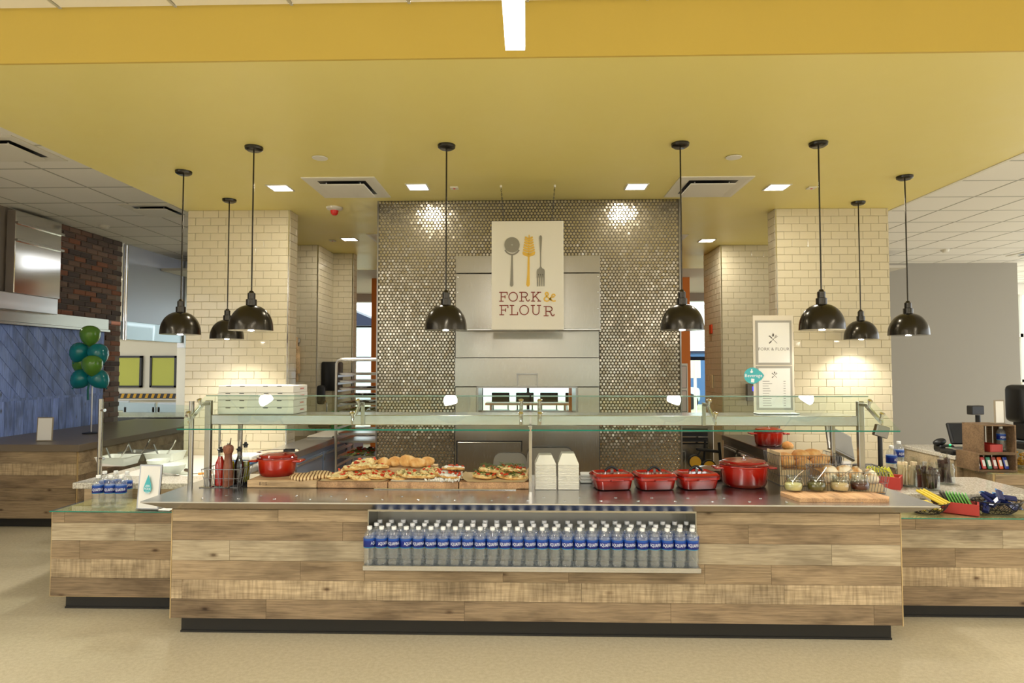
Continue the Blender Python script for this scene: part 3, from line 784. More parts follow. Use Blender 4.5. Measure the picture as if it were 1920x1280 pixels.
make_vent((-4.36, 7.14), 'air diffuser in the white tile ceiling near the left column', GRID - .001)
make_vent((8.3, 10.2), 'air diffuser in the white tile ceiling above the grey wall', GRID - .001)
# small ceiling fittings
def disc(x, y, label, r=.058, z=CEIL):
    d = thing('sprinkler_cover', label, 'sprinkler', (x, y, z), group='round white sprinkler covers')
    ob('plate', MB().lathe([(0, -.009), (r - .004, -.009), (r, -.006), (r, -.004)], 28), M['white'], d)
    ob('neck', MB().lathe([(r * .7, -.004), (r * .7, 0)], 20), M['black'], d)
disc(-1.55, 4.52, 'flat round white sprinkler cover left of the middle pendant')
disc(1.53, 4.585, 'flat round white sprinkler cover right of the middle pendant')
def sensor(x, y, label):
    s = thing('ceiling_sensor', label, 'sensor', (x, y, CEIL), group='little square ceiling sensors with a red dot')
    ob('plate', MB().box((0, 0, -.006), (.07, .07, .012), bevel=.003), M['white'], s)
    ob('red_dot', MB().lathe([(0, -.016), (.010, -.014), (.011, -.010)], 12), mat('red_dot', S(210, 40, 36), .4), s)
sensor(-.64, 5.32, 'little square sensor with a red dot left of the sign')
sensor(2.47, 5.40, 'little square sensor with a red dot beside the right pendant')
sensor(-2.42, 7.55, 'little square sensor at the back near the rolling pin')
fa = thing('fire_alarm', 'round white ceiling alarm with a red dome', 'alarm', (-1.90, 5.98, CEIL))
ob('base', MB().lathe([(0, -.030), (.040, -.030), (.075, -.016), (.082, 0)], 24), M['white'], fa)
ob('dome', MB().lathe([(0, -.078), (.018, -.076), (.034, -.062), (.040, -.030)], 18), mat('alarm_red', S(206, 40, 26), .3), fa)
# linear pendant seen at the gold edge; unseen copies added to brighten the ceiling
def make_linear(loc, label, power):
    lp = thing('linear_lamp', label, 'lamp', loc, group='long white linear lamps over the hall')
    ob('housing', MB().span((-.041, -1.6, .008), (.041, .95, .07), bevel=.003), M['white'], lp)
    ob('diffuser', MB().span((-.039, -1.598, 0), (.039, .948, .010)), M['linear_lamp'], lp)
    for y in (.8, -1.4): ob('wire', MB().cyl((0, y, .068), (0, y, GRID - 2.94), .002, n=6), M['steel_rack'], lp)
    area('linear_lamp_beam', (0, -.3, -.01), .08, power, (1, .965, .90), lp, sizey=2.4)
    return lp
lp0 = make_linear((-.05, 1.5, 2.94), 'long white linear lamp hanging in front of the gold ceiling edge', 28)
for x, w in ((-3.65, 'on the left of the hall'), (3.55, 'on the right of the hall')):
    copy_tree(lp0, (x, 1.5, 2.94), label='unseen added long white linear lamp ' + w)
lp_added = make_linear((-.05, -3.2, 2.94), 'long white linear lamp at the back middle of the hall', 130)  # unseen back row, added so more light bounces up to the ceiling
for x, w in ((-3.65, 'at the back left of the hall'), (3.55, 'at the back right of the hall')):
    copy_tree(lp_added, (x, -3.2, 2.94), label='unseen added long white linear lamp ' + w)
# smoke heads on the white ceilings
def smoke(x, y, label):
    s = thing('smoke_detector', label, 'detector', (x, y, GRID), group='small white smoke detectors on the tile ceilings')
    ob('base', MB().lathe([(0, -.045), (.03, -.045), (.05, -.03), (.055, -.012), (.065, -.010), (.065, 0)], 20), M['white'], s)
smoke(-5.55, 7.9, 'small round detector on the white ceiling above the bricks')
smoke(6.6, 9.9, 'small round detector on the white ceiling above the grey wall')
# ================================================================== OVEN FRONT
og = (0, 5.6, 0)
ov = thing('pizza_oven', 'stainless steel built-in oven with hood set into the metal tile wall', 'oven', og)
FX0, FX1, FY = -.672, .652, 5.705
hood = ob('hood', MB(og).span((-.656, 5.56, 1.998), (.650, WY - .001, 2.500), bevel=.004), M['steel'], ov)
ob('hood_cap', MB(og).span((-.656, 5.56, 2.506), (.650, WY - .001, 2.664), bevel=.004), M['steel'], ov)
ob('hood_lip', MB(og).span((-.662, 5.553, 1.990), (.656, WY - .001, 1.9975)), M['steel_rack'], ov)
sm = MB().lathe([(0, .004), (.006, .003), (.008, 0)], 8).mesh('screw'); sm.materials.append(M['chrome'])
for x in (-.635, .630):
    for z in (2.47, 2.33, 2.18):
        ob('screw', sm, None, hood, Vector((x, 5.559, z)) - Vector(og), (math.pi / 2, 0, 0))
ob('upper_panel', MB(og).span((FX0, FY, 1.742), (FX1, WY - .001, 1.988), bevel=.003), M['steel'], ov)
dp = ob('lift_door', MB(og).span((FX0, FY - .012, 1.478), (-.098, WY - .001, 1.737)).span((.082, FY - .012, 1.478), (FX1, WY - .001, 1.737)).span((-.098, FY - .012, 1.592), (.082, WY - .001, 1.737)).span((-.098, FY - .012, 1.478), (.082, WY - .001, 1.492)), M['steel'], ov, smooth=20)
ob('pull_pocket', MB(og).span((-.098, FY + .022, 1.492), (.082, FY + .026, 1.592)), M['steel'], dp)
ob('pocket_shade', MB(og).span((-.098, FY - .010, 1.585), (.082, FY + .022, 1.592)).span((-.098, FY - .010, 1.492), (-.090, FY + .022, 1.592)), M['darksteel'], dp)
ob('pocket_rim', MB(og).span((-.104, FY - .018, 1.474), (.088, FY - .012, 1.484)).span((-.104, FY - .016, 1.59), (.088, FY - .012, 1.598)).span((-.104, FY - .016, 1.48), (-.098, FY - .012, 1.592)).span((.082, FY - .016, 1.48), (.088, FY - .012, 1.592)), M['darksteel'], dp)
for a, b in ((FX0, -.475), (.455, FX1)):
    ob('side_panel', MB(og).span((a, FY, 1.212), (b, WY - .001, 1.472), bevel=.003), M['steel'], ov)
ob('mouth_frame', MB(og).span((-.475, FY - .004, 1.215), (-.458, 6.2, 1.474)).span((.438, FY - .004, 1.215), (.455, 6.2, 1.474)).span((-.46, FY - .004, 1.462), (.44, 6.2, 1.476)), M['darksteel'], ov)
ob('mouth_floor', MB(og).span((-.46, FY - .01, 1.205), (.44, 6.2, 1.222)), M['steel_rack'], ov)
ob('mouth_glass', MB(og).span((-.455, 5.80, 1.224), (.436, 5.804, 1.460)), M['glass'], ov)
ob('lower_panel', MB(og).span((FX0, FY, .02), (FX1, WY - .001, 1.203), bevel=.003), M['steel'], ov)
ob('service_door', MB(og).span((-.648, FY - .010, .10), (-.066, FY - .001, .968), bevel=.004), M['steel'], ov)
ob('door_gap', MB(og).span((-.660, FY - .003, .09), (-.650, FY, .98)).span((-.660, FY - .003, .972), (-.054, FY, .98)).span((-.062, FY - .003, .88), (-.054, FY, .98)), M['black'], ov)
ob('edge_gap', MB(og).span((FX0 - .006, FY + .004, 0), (FX0 - .001, WY + .001, 1.99)).span((FX1 + .001, FY + .004, 0), (FX1 + .006, WY + .001, 1.99)), M['black'], ov)
# grey peels leaning on the oven
pe = mat('peel_grey', S(120, 116, 104), .4, .3)
def peel(x, ztop, w, label, tilt):
    z0 = .45
    p = thing('pizza_peel', label, 'peel', (x, 5.60, 0))
    h = ztop
    poly = []
    for (cx, cz, a0) in ((w / 2 - .07, h - .07, 0), (-w / 2 + .07, h - .07, 90), (-w / 2 + .05, h - .36, 180), (w / 2 - .05, h - .36, 270)):
        for q in range(6):
            t = math.radians(a0 + q * 18); poly.append((cx + .07 * math.cos(t), cz + .07 * math.sin(t)))
    ob('blade', MB().prism(poly, -.004, .004, 'XZ'), pe, p, rot=(tilt, 0, 0))
    ob('handle', MB().cyl((0, 0, .0), (0, 0, h - .40), .016, n=10), M['board'], p, rot=(tilt, 0, 0))
peel(-.165, .875, .30, 'grey rounded pizza peel leaning on the oven service door', -.09)
peel(.20, .925, .42, 'wider grey pizza peel leaning behind the white box stacks', -.05)

# ================================================================== HANGING SIGN
sg = thing('hanging_sign', 'white hanging sign with utensils and FORK & FLOUR lettering', 'sign', (0, 5.2, 1.97))
def sx_(cx): return (cx - 500) * .000807 - .003
def sz_(cy): return .92 - (cy - 83) * .000814
SGREY, SGOLD, SRED = mat('sign_grey', S(140, 136, 124), .5), mat('sign_gold', S(228, 184, 70), .5), mat('sign_red', S(136, 54, 36), .5)
ob('board', MB().span((-.306, -.010, 0), (.300, .010, .92), bevel=.002), mat('sign_cream', S(230, 226, 214), .6), sg)
y0, y1 = -.0145, -.010
def ell(cx, cy, rx, ry, n=32, a0=0, a1=360): return [(sx_(cx + rx * math.cos(math.radians(a0 + (a1 - a0) * i / n))), sz_(cy - ry * math.sin(math.radians(a0 + (a1 - a0) * i / n)))) for i in range(n + (0 if a1 - a0 >= 360 else 1))]
def pol(*p): return [(sx_(a), sz_(b)) for a, b in p]
cut = MB().prism(ell(338, 332, 80, 80), y0 - .003, y1, 'XZ')
ring = ell(338, 332, 78, 92, 20, 212, 328); ring2 = ell(338, 332, 94, 108, 20, 328, 212)
cut.prism(ring + ring2, y0, y1, 'XZ')
cut.prism(pol((330, 436), (346, 436), (350, 700), (352, 750), (345, 764), (333, 768), (322, 764), (316, 750), (320, 700)), y0, y1, 'XZ')
ob('pizza_cutter_emblem', cut, SGREY, sg)
ob('cutter_hub', MB().prism(ell(338, 332, 8, 8, 12), y0 - .0035, y0 - .003, 'XZ'), mat('sign_light', S(176, 172, 160), .5), sg)
wh = MB(); ribbon(wh, pol((517, 232), (512, 430)), .009, y0, y1)
for i in range(7):
    yy = 258 + i * 26; w = 34 + i * 4.0
    ribbon(wh, pol((514, yy + 16), (514 + w * .55, yy + 8), (514 + w, yy - 4)), .0145, y0, y1)
    ribbon(wh, pol((514, yy + 16), (514 - w * .55, yy + 8), (514 - w, yy - 4)), .0145, y0, y1)
wh.prism(pol((447, 418), (470, 428), (512, 434), (555, 428), (578, 418), (576, 432), (552, 446), (520, 456), (504, 456), (470, 446), (450, 432)), y0, y1, 'XZ')
wh.prism(pol((503, 452), (521, 452), (522, 650), (524, 745), (516, 764), (505, 768), (493, 764), (486, 745), (496, 650)), y0, y1, 'XZ')
ob('wheat_whisk_emblem', wh, SGOLD, sg)
fk = MB().prism(pol((637, 234), (648, 240), (652, 262), (648, 330), (643, 420), (642, 562), (631, 562), (631, 420), (626, 330), (622, 262), (626, 240)), y0, y1, 'XZ')
fk.prism(pol((631, 558), (642, 558), (652, 576), (676, 590), (680, 612), (678, 670), (595, 670), (594, 612), (600, 590), (622, 576)), y0, y1, 'XZ')
for i in range(4): fk.prism(pol((596 + i * 22.2, 668), (612 + i * 22.2, 668), (610 + i * 22, 764), (600 + i * 22, 764)), y0, y1, 'XZ')
ob('fork_emblem', fk, SGREY, sg)
dots = MB()
for cx in (614, 636, 658): dots.prism(pol((cx, 656), (cx - 6, 642), (cx, 636), (cx + 6, 642)), y0 - .0006, y0, 'XZ')
ob('fork_slots', dots, mat('sign_dark', S(84, 80, 70), .6), sg)
arc = lambda cx, cz, rx, rz, a0, a1, n=14: [(cx + rx * math.cos(math.radians(a0 + (a1 - a0) * i / n)), cz + rz * math.sin(math.radians(a0 + (a1 - a0) * i / n))) for i in range(n + 1)]
GL = {
 'F': [[(0, 0), (.5, 0)], [(.22, 0), (.22, 1)], [(0, 1), (1, 1), (1, .76)], [(.22, .5), (.72, .5)], [(.72, .64), (.72, .36)]],
 'O': [arc(.5, .5, .5, .5, 0, 360, 28)],
 'R': [[(0, 0), (.42, 0)], [(.2, 0), (.2, 1)], [(0, 1), (.52, 1)] + arc(.52, .74, .28, .26, 90, -90) + [(.2, .48)], [(.5, .48), (.66, .36), (.72, .12), (.82, 0), (.95, .02), (1, .16)]],
 'K': [[(0, 0), (.36, 0)], [(0, 1), (.36, 1)], [(.18, 0), (.18, 1)], [(.18, .36), (.82, 1)], [(.62, 1), (1, 1)], [(.42, .60), (.86, 0)], [(.66, 0), (1, 0)]],
 'L': [[(0, 1), (.5, 1)], [(.25, 1), (.25, 0)], [(0, 0), (1, 0), (1, .26)]],
 'U': [[(0, 1), (.36, 1)], [(.64, 1), (1, 1)], [(.18, 1)] + arc(.5, .34, .32, .34, 180, 360) + [(.82, 1)]],
 '&': [[(.98, .62), (.93, .74), (.82, .76), (.72, .66), (.70, .5), (.80, .44), (.90, .5)], [(1.0, .04), (.82, .02), (.66, .14), (.62, .34), (.70, .5)], [(.60, .36), (.48, .10), (.30, .0), (.12, .08), (.06, .26), (.14, .42), (.34, .56), (.42, .76), (.36, .94), (.24, .96), (.17, .84), (.22, .66), (.44, .34), (.66, .12)]],
}
def letter(ch, x0, x1, ytop, ybot, mt, w=.0078):
    mb = MB()
    for st in GL[ch]:
        ribbon(mb, [(sx_(x0 + (x1 - x0) * a), sz_(ybot - (ybot - ytop) * b)) for a, b in st], w, y0 + .001, y1)
    ob('letter', mb, mt, sg, smooth=0)
for ch, a, b in (('F', 207, 287), ('O', 305, 394), ('R', 417, 518), ('K', 539, 638)): letter(ch, a, b, 826, 918, SRED)
letter('&', 664, 788, 824, 920, SGOLD, .0115)
for ch, a, b in (('F', 209, 295), ('L', 317, 396), ('O', 419, 510), ('U', 537, 637)): letter(ch, a, b, 962, 1058, SRED)
letter('R', 670, 777, 974, 1070, SRED)
for s in (-1, 1):
    pts = [Vector((s * .203, 0, .915)), Vector((s * .232, .07, 1.25))]
    ch = MB(); nl = 18; d = (pts[1] - pts[0]) / nl; dn = d.normalized()
    for i in range(nl):
        c = pts[0] + d * (i + .5); sd = Vector((1, 0, 0)) if i % 2 else Vector((0, 1, 0))
        sd = (sd - dn * sd.dot(dn)).normalized()
        ch.tube([c + dn * math.cos(t) * d.length * .62 + sd * math.sin(t) * .0048 for t in (k2 * math.pi / 4 for k2 in range(8))], .0017, 5, closed=True)
    ob('chain', ch, M['black'], sg)
    ob('ceiling_hook', MB().cyl(pts[1] - Vector((0, 0, .02)), pts[1], .009, n=10), M['white'], sg)

# ================================================================== SNEEZE GUARD
og = (0, 4.2, ZT)
gd = thing('sneeze_guard', 'steel-framed glass sneeze guard along the steel counter', 'sneeze guard', og)
GX0, GX1 = -2.16, 2.187
for x in (GX0, GX1):
    ob('post', MB(og).span((x - .019, 4.131, ZT), (x + .019, 4.169, 1.435), bevel=.004), M['steel'], gd)
    ob('foot', MB(og).span((x - .04, 4.11, ZT), (x + .04, 4.19, ZT + .008), bevel=.003), M['steel'], gd)
    ob('post', MB(og).span((x - .013 + (.10 if x < 0 else -.06), 4.387, ZT), (x + .013 + (.10 if x < 0 else -.06), 4.413, 1.272), bevel=.003), M['steel'], gd)
ob('post', MB(og).span((.004, 4.055, ZT), (.026, 4.075, 1.275), bevel=.002), M['steel'], gd)
sh = ob('top_shelf', MB(og).span((GX0 + .02, 4.135, 1.272), (GX1 - .02, 4.42, 1.338), bevel=.004), M['steel_h'], gd)
# tilted glass: two sheets
gb, gt = Vector((0, 3.76, 1.279)), Vector((0, 4.10, 1.468))
gu = (gt - gb); gl_ = gu.length; gu.normalize(); gn = Vector((0, -gu.z, gu.y))
ang = math.atan2(gu.z, gu.y)
M['paleedge'] = mat('pale_glass_edge', S(190, 214, 204), .15, trans=.5)
def sheet(x0, x1):
    th = .010
    P = [gb + gn * th / 2 * s for s in (0,)]
    c = (gb + gt) / 2 + Vector(((x0 + x1) / 2, 0, 0))
    g = ob('glass_panel', MB().box((0, 0, 0), (x1 - x0, gl_, th)), M['glass'], gd, c - Vector(og), (ang, 0, 0))
    ob('front_edge', MB().box((0, -gl_ / 2 - .0006, 0), (x1 - x0, .0012, th * .98)), M['glassedge'], g)
    ob('top_edge', MB().box((0, gl_ / 2 + .0004, 0), (x1 - x0, .0008, th * .9)), M['paleedge'], g)
sheet(-2.155, .010); sheet(.020, 2.215)
def bracket(x, w=.03, long=True):
    c = gb + gu * (gl_ * .56) - gn * .024 + Vector((x, 0, 0))
    L = .21
    b = ob('bracket', MB().box((0, 0, 0), (.012, L, w), bevel=.003), M['chrome'], gd, c - Vector(og), (ang, 0, 0))
    for s in (-.075, .075):
        ob('knob', MB().lathe([(.009, -.012), (.009, .03), (.015, .031), (.015, .044), (.010, .046)], 14), M['chrome'], b, (0, s, .012))
    # arm from bracket back to the shelf
    ob('arm', MB(og).span((x - .012, 4.122, 1.272), (x + .012, 4.133, 1.425), bevel=.002).span((x - .009, 4.02, 1.405), (x + .009, 4.126, 1.425), bevel=.002), M['steel'], gd)
for x in (GX0 + .012, -1.105, -.045, .075, 1.16, GX1 - .012): bracket(x)
# left side guard: an upright glass pane between posts
o2 = (-2.6, 4.4, .79)
lg = thing('side_guard', 'upright glass pane between two steel posts beside the balloons', 'glass guard', o2)
pa, pb = Vector((-3.262, 4.66, 0)), Vector((-2.262, 4.12, 0))
ob('post', MB(o2).cyl((pa.x, pa.y, .79), (pa.x, pa.y, 1.415), .017, n=16), M['steel'], lg)
ob('post', MB(o2).cyl((pb.x, pb.y, ZT), (pb.x, pb.y, 1.43), .016, n=16), M['steel'], lg)
ob('post', MB(o2).cyl((-2.31, 4.60, ZT), (-2.31, 4.60, 1.46), .008, n=12), M['steel'], lg)
dv = (pb - pa).normalized(); rz = math.atan2(dv.y, dv.x); cc = (pa + pb) / 2
ob('glass_panel', MB().box((0, 0, 0), ((pb - pa).length - .07, .010, .47)), M['glass'], lg, Vector((cc.x, cc.y, 1.165)) - Vector(o2), (0, 0, rz))
for p, s in ((pa, 1), (pb, -1)):
    for z in (1.33, .965):
        ob('clip', MB(o2).cyl(Vector((p.x, p.y, z)) + dv * s * .008, Vector((p.x, p.y, z)) + dv * s * .055, .012, n=12), M['chrome'], lg)

# ================================================================== WATER BOTTLES
M['label'] = mat('blue_bottle_label', S(14, 62, 168), .35)
k = N(M['label']); g = k.n('ShaderNodeTexCoord'); sxx = k.n('ShaderNodeSeparateXYZ'); k.l(g.outputs['Generated'], sxx.inputs[0])
k.col(k.ramp(sxx.outputs[2], [(0, S(40, 130, 170)), (.06, S(40, 130, 170)), (.10, S(8, 26, 104)), (.70, S(10, 34, 122)), (.80, S(22, 66, 150)), (1.0, S(30, 84, 164))]))
M['print'] = mat('white_print', S(238, 240, 244), .5)
def bottle_meshes():
    pr = [(0, .004), (.020, .002), (.030, .0), (.0345, .006), (.0362, .016), (.0325, .030), (.0350, .038), (.0366, .046), (.0342, .056), (.0362, .066), (.0338, .076), (.0358, .088), (.0350, .096), (.0362, .101), (.0362, .152), (.0366, .158), (.0352, .168), (.0300, .182), (.0200, .194), (.0145, .200), (.0138, .206), (.0138, .212), (0, .213)]
    body = MB().lathe(pr, 30, wob=lambda t, z: 1 + (.10 * math.cos(5 * t) if z < .034 else .012 * math.cos(9 * t) if z < .098 else 0)).mesh('bottle', 60); body.materials.append(M['water'])
    lab = MB().lathe([(.0360, .100), (.03675, .1005), (.03675, .155), (.0360, .1555)], 24).mesh('label', 30); lab.materials.append(M['label'])
    cap = MB().lathe([(.0150, .204), (.0152, .2045), (.0152, .219), (.0140, .2225), (0, .2228)], 18).mesh('cap', 30); cap.materials.append(M['cap'])
    tm = text_mb('AQUAFINA', .0200)
    for i, p in enumerate(tm.v):
        a = p.x / .0370 * .78; tm.v[i] = Vector((.03695 * math.sin(a), -.03695 * math.cos(a), .121 + p.z * 1.35 + .006))
    txt = tm.mesh('lettering', 0); txt.materials.append(M['print'])
    mt = MB()
    return body, lab, cap, txt
B_BODY, B_LAB, B_CAP, B_TXT = bottle_meshes()
def bottle(loc, rz, label, group=None, scale=1.0):
    b = ob('water_bottle', B_BODY, None, None, loc, (0, 0, rz)); tag(b, label, 'bottle', group)
    b.scale = (scale,) * 3
    l = ob('label', B_LAB, None, b); ob('lettering', B_TXT, None, l); ob('cap', B_CAP, None, b)
    return b
ORD = 'first second third fourth fifth sixth seventh eighth ninth tenth eleventh twelfth thirteenth fourteenth fifteenth sixteenth seventeenth eighteenth nineteenth twentieth'.split() + \
    ['twenty-' + q for q in 'first second third fourth fifth sixth seventh'.split()]
rngb = random.Random(2)
turn = {0: 1.6, 1: .7, 3: .95, 6: .3, 7: .35}
for r, (y, xs, pitch, nm) in enumerate([(3.742, -.955, .0742, 'front'), (3.822, -.932, .0742, 'middle'), (3.902, -.930, .0735, 'back')]):
    for i in range(27):
        a = turn.get(i, .10) if r == 0 else rngb.uniform(-.6, .6)
        bottle((xs + i * pitch + rngb.uniform(-.001, .001), y + rngb.uniform(-.002, .002), .4825), a + rngb.uniform(-.1, .1),
               '%s water bottle from the left in the %s row of the steel bay' % (ORD[i], nm), 'water bottles in the steel bay')
six = [(183, 951, 'leftmost in front, cap beside the glass post'), (206, 951, 'second in front'), (226, 951, 'third in front'), (195, 941, 'left one in the back row'), (216, 940, 'middle one in the back row'), (237, 942, 'right one in the back row')]
for px, py, w in six:
    p = on(px, py, .683)
    bottle((p.x, p.y, .6835), rngb.uniform(-.3, .5) + .3, 'water bottle on the low counter, ' + w, 'six water bottles on the low glass-topped counter')
# ================================================================== FOOD AND WARE ON THE STEEL TOP
rf = random.Random(21)
def stuff(name, mb, mt, parent, smooth=35):
    o = ob(name, mb, mt, parent, smooth=smooth); o['kind'] = 'stuff'; return o
M['wire'] = mat('grey_wire', S(120, 118, 116), .35, .8)
M['blackwire'] = mat('black_wire', S(26, 25, 24), .4, .3)
M['parch'] = mat('parchment', S(222, 196, 150), .7)
M['whitesheet'] = mat('white_sheet_paper', S(236, 230, 216), .6)
M['crust'] = mat('flatbread_crust', S(218, 170, 98), .7)
k = N(M['crust']); k.col(k.ramp(k.noise(k.coord('Object', (1, 1, 1)), 34, 4, .6), [(.3, S(176, 116, 52)), (.5, S(222, 176, 104)), (.7, S(240, 214, 156))]))
M['cheese'] = mat('melted_cheese', S(246, 222, 158), .45)
M['tomato'] = mat('roast_tomato', S(206, 66, 26), .4)
M['green'] = mat('arugula_leaf', S(74, 104, 36), .5)
M['herb'] = mat('herb_crumb', S(126, 128, 66), .6)
M['feta'] = mat('feta_crumb', S(246, 242, 230), .6)
def wire_basket(t, w, d, h, fl, step, r=.0018, mt=None, rows=1, back=0.0):
    """rectangular wire basket standing on z=0: rims, uprights and base wires"""
    mt = mt or M['wire']
    wo, do = w / 2 + fl, d / 2 + fl
    rim = lambda z, f, bk=0: [(-w / 2 - f, -d / 2 - f, z), (w / 2 + f, -d / 2 - f, z), (w / 2 + f, d / 2 + f, z + bk), (-w / 2 - f, d / 2 + f, z + bk)]
    ob('rim', MB().tube(rim(h, fl, back), r * 1.5, 6, True), mt, t)
    ob('base_ring', MB().tube(rim(r * 1.4, 0), r * 1.2, 6, True), mt, t)
    for q in range(rows): ob('band', MB().tube(rim(h * (q + 1) / (rows + 1), fl * (q + 1) / (rows + 1), back * (q + 1) / (rows + 1)), r, 6, True), mt, t)
    up = MB(); n = max(2, int(w / step))
    for i in range(n + 1):
        a = -.5 + i / n
        for s in (-1, 1): up.tube([(a * w, s * d / 2, r), (a * (w + 2 * fl), s * (d / 2 + fl), h + (back if s > 0 else 0))], r, 5)
        up.tube([(a * w, -d / 2, r), (a * w, d / 2, r)], r, 5)
    n = max(2, int(d / step))
    for i in range(1, n):
        a = -.5 + i / n
        for s in (-1, 1): up.tube([(s * w / 2, a * d, r), (s * (w / 2 + fl), a * (d + 2 * fl), h + back * (a + .5))], r, 5)
    stuff('wires', up, mt, t)
# ---- oil caddy
p = on(413, 915, ZT); BX, BY = p.x + .005, p.y + .085
cd = thing('oil_caddy', 'grey wire caddy holding oil bottles and a pepper mill', 'basket', (BX, BY, ZT + .0005))
wire_basket(cd, .215, .15, .125, .022, .028)
def oil_bottle(x, y, liquid, level, label, h=.245, r=.030, rz=0):
    t = thing('oil_bottle', label, 'bottle', (x, y, ZT + .004), rz, 'oil bottles in the wire caddy')
    pr = [(0, 0), (r * .9, 0), (r, .006), (r, h * .60), (r * .85, h * .68), (r * .46, h * .80), (r * .40, h * .92), (r * .46, h * .97), (r * .44, h)]
    ob('glass_body', MB().lathe(pr, 24), M['jar'], t)
    lp = [(0, .003)] + [(a * .96, max(.003, b)) for a, b in pr[1:] if b < level] 
    lp += [(lp[-1][0] * (.96 if level < h * .62 else .92), level), (0, level)]
    ob('oil', MB().lathe(lp, 24), mat('oil_' + label.split()[0], liquid, .08, spec=.6), t)
    ob('stopper', MB().lathe([(0, h - .012), (r * .42, h - .012), (r * .46, h), (r * .62, h + .004), (r * .62, h + .012), (r * .3, h + .016), (r * .3, h + .026), (0, h + .026)], 16), M['black'], t)
    ob('spout', MB().tube([(0, 0, h + .02), (0, 0, h + .04), (.006, -.004, h + .075)], [.005, .004, .003], 8), M['chrome'], t)
oil_bottle(BX - .040, BY - .020, S(190, 26, 12), .198, 'ruby red oil bottle with a steel spout', h=.235, r=.033)
oil_bottle(BX - .005, BY + .045, S(232, 196, 30), .155, 'golden yellow oil bottle behind the pepper mill', h=.240, r=.029)
oil_bottle(BX + .075, BY + .010, S(26, 18, 14), .198, 'nearly black vinegar bottle beside the pepper mill', h=.235, r=.031)
oil_bottle(BX + .088, BY + .074, S(120, 118, 20), .150, 'olive green oil bottle at the back of the caddy', h=.258, r=.029)
pm = thing('pepper_mill', 'tall turned brown wooden pepper mill in the wire caddy', 'pepper mill', (BX + .026, BY - .046, ZT + .004))
M['millwood'] = wood('mill_wood', S(140, 72, 32), S(104, 48, 20), S(164, 92, 46), axis=2, rough=.2, knots=False, scale=2)
ob('body', MB().lathe([(0, 0), (.032, 0), (.034, .01), (.033, .04), (.035, .044), (.033, .05), (.034, .075), (.033, .10), (.030, .135), (.025, .175), (.023, .20), (.024, .222), (0, .222)], 28), M['millwood'], pm)
ob('head', MB().lathe([(0, .2225), (.026, .2225), (.032, .235), (.034, .255), (.031, .270), (.020, .278), (0, .279)], 28), M['millwood'], pm)
ob('knob', MB().lathe([(0, .279), (.008, .279), (.010, .285), (.006, .292), (0, .293)], 14), M['chrome'], pm)

def tongs(loc, rz, label, L=.26, tilt=0.0, mt=None, open_=.022, group=None):
    t = thing('serving_tongs', label, 'tongs', loc, rz, group)
    for s in (-1, 1):
        pts = [(-L / 2, 0, .012), (-L * .2, s * open_ * .6, .012), (L * .2, s * open_, .010), (L * .40, s * open_ * 1.1, .006), (L / 2, s * open_ * .8, .004)]
        a = MB()
        for q0, q1 in zip(pts[:-1], pts[1:]):
            q0, q1 = Vector(q0), Vector(q1); d = q1 - q0
            a.box((q0 + q1) / 2, (d.length + .006, .004, .014), rot=(0, -math.asin(d.z / d.length), math.atan2(d.y, d.x)), bevel=.001)
        ob('arm', a, mt or M['chrome'], t)
        ob('grip', MB().box((-L * .28, s * open_ * .62, .012), (L * .30, .009, .018), rot=(0, 0, s * .06), bevel=.003), M['black'], t)
        ob('tip', MB().lathe([(.016, -.002), (.018, 0), (.012, .005), (0, .006)], 12), M['chrome'], t, (L / 2, s * open_ * .8, .003))
    ob('hinge', MB().cyl((-L / 2, -.012, .012), (-L / 2, .012, .012), .007, n=10), M['chrome'], t)
    return t
p = on(455, 910, ZT)
tongs((p.x, p.y, ZT + .001), math.radians(222), 'black-handled tongs lying beside the wire caddy', .20, mt=M['black'])

def board(name, label, x0, x1, y0, y1, z0, th, mt, group=None, cat='board'):
    c = ((x0 + x1) / 2, (y0 + y1) / 2, z0)
    b = thing(name, label, cat, c, 0, group)
    ob('slab', MB().span((x0 - c[0], y0 - c[1], 0), (x1 - c[0], y1 - c[1], th), bevel=.004), mt, b)
    return b
YB = on(700, 915.5, ZT).y
bx = lambda px: at(px, 908, YB).x
b1 = board('cutting_board', 'thick pale maple board under the orange-red pot', bx(463), bx(593.5), YB, YB + .30, ZT + .001, .050, M['board'])
tm = text_mb('B', .03); tm2 = text_mb('S', .03); tm3 = text_mb('OO', .012); tm4 = text_mb('R', .006)
lg_ = MB()
for q, dx, dz in ((tm, -.020, 0), (tm3, .0, .002), (tm2, .020, 0), (tm4, .036, .0)):
    lg_.add([v + Vector((dx, 0, dz)) for v in q.v], q.f)
for q in (-.005, .005): lg_.box((0, 0, q * 1.6 + .001), (.018, .0002, .0012))
ob('maker_mark', lg_, mat('burnt_mark', S(70, 50, 34), .7), b1, (-.125, -.1503, .026), smooth=0)
BR = [('butcher block board under the tall heap of tomato flatbreads', 594.5, 726), ('middle butcher block board under the herb flatbreads', 727.5, 859), ('butcher block board under the leafy flatbreads beside the glass post', 861, 992)]
for lab, a, b in BR:
    board('butcher_board', lab, bx(a), bx(b), YB, YB + .36, ZT + .001, .044, M['boardblock'], 'butcher block boards with flatbreads')
# the raised steel strip the boards lean on
rl = thing('steel_rail', 'low polished steel strip in front of the boards', 'rail', (bx(700), YB - .02, ZT))
ob('strip', MB().span((-1.02 - bx(700) - .0, -.016, .0005), (bx(968) - bx(700), .012, .007), bevel=.002), M['chrome'], rl)

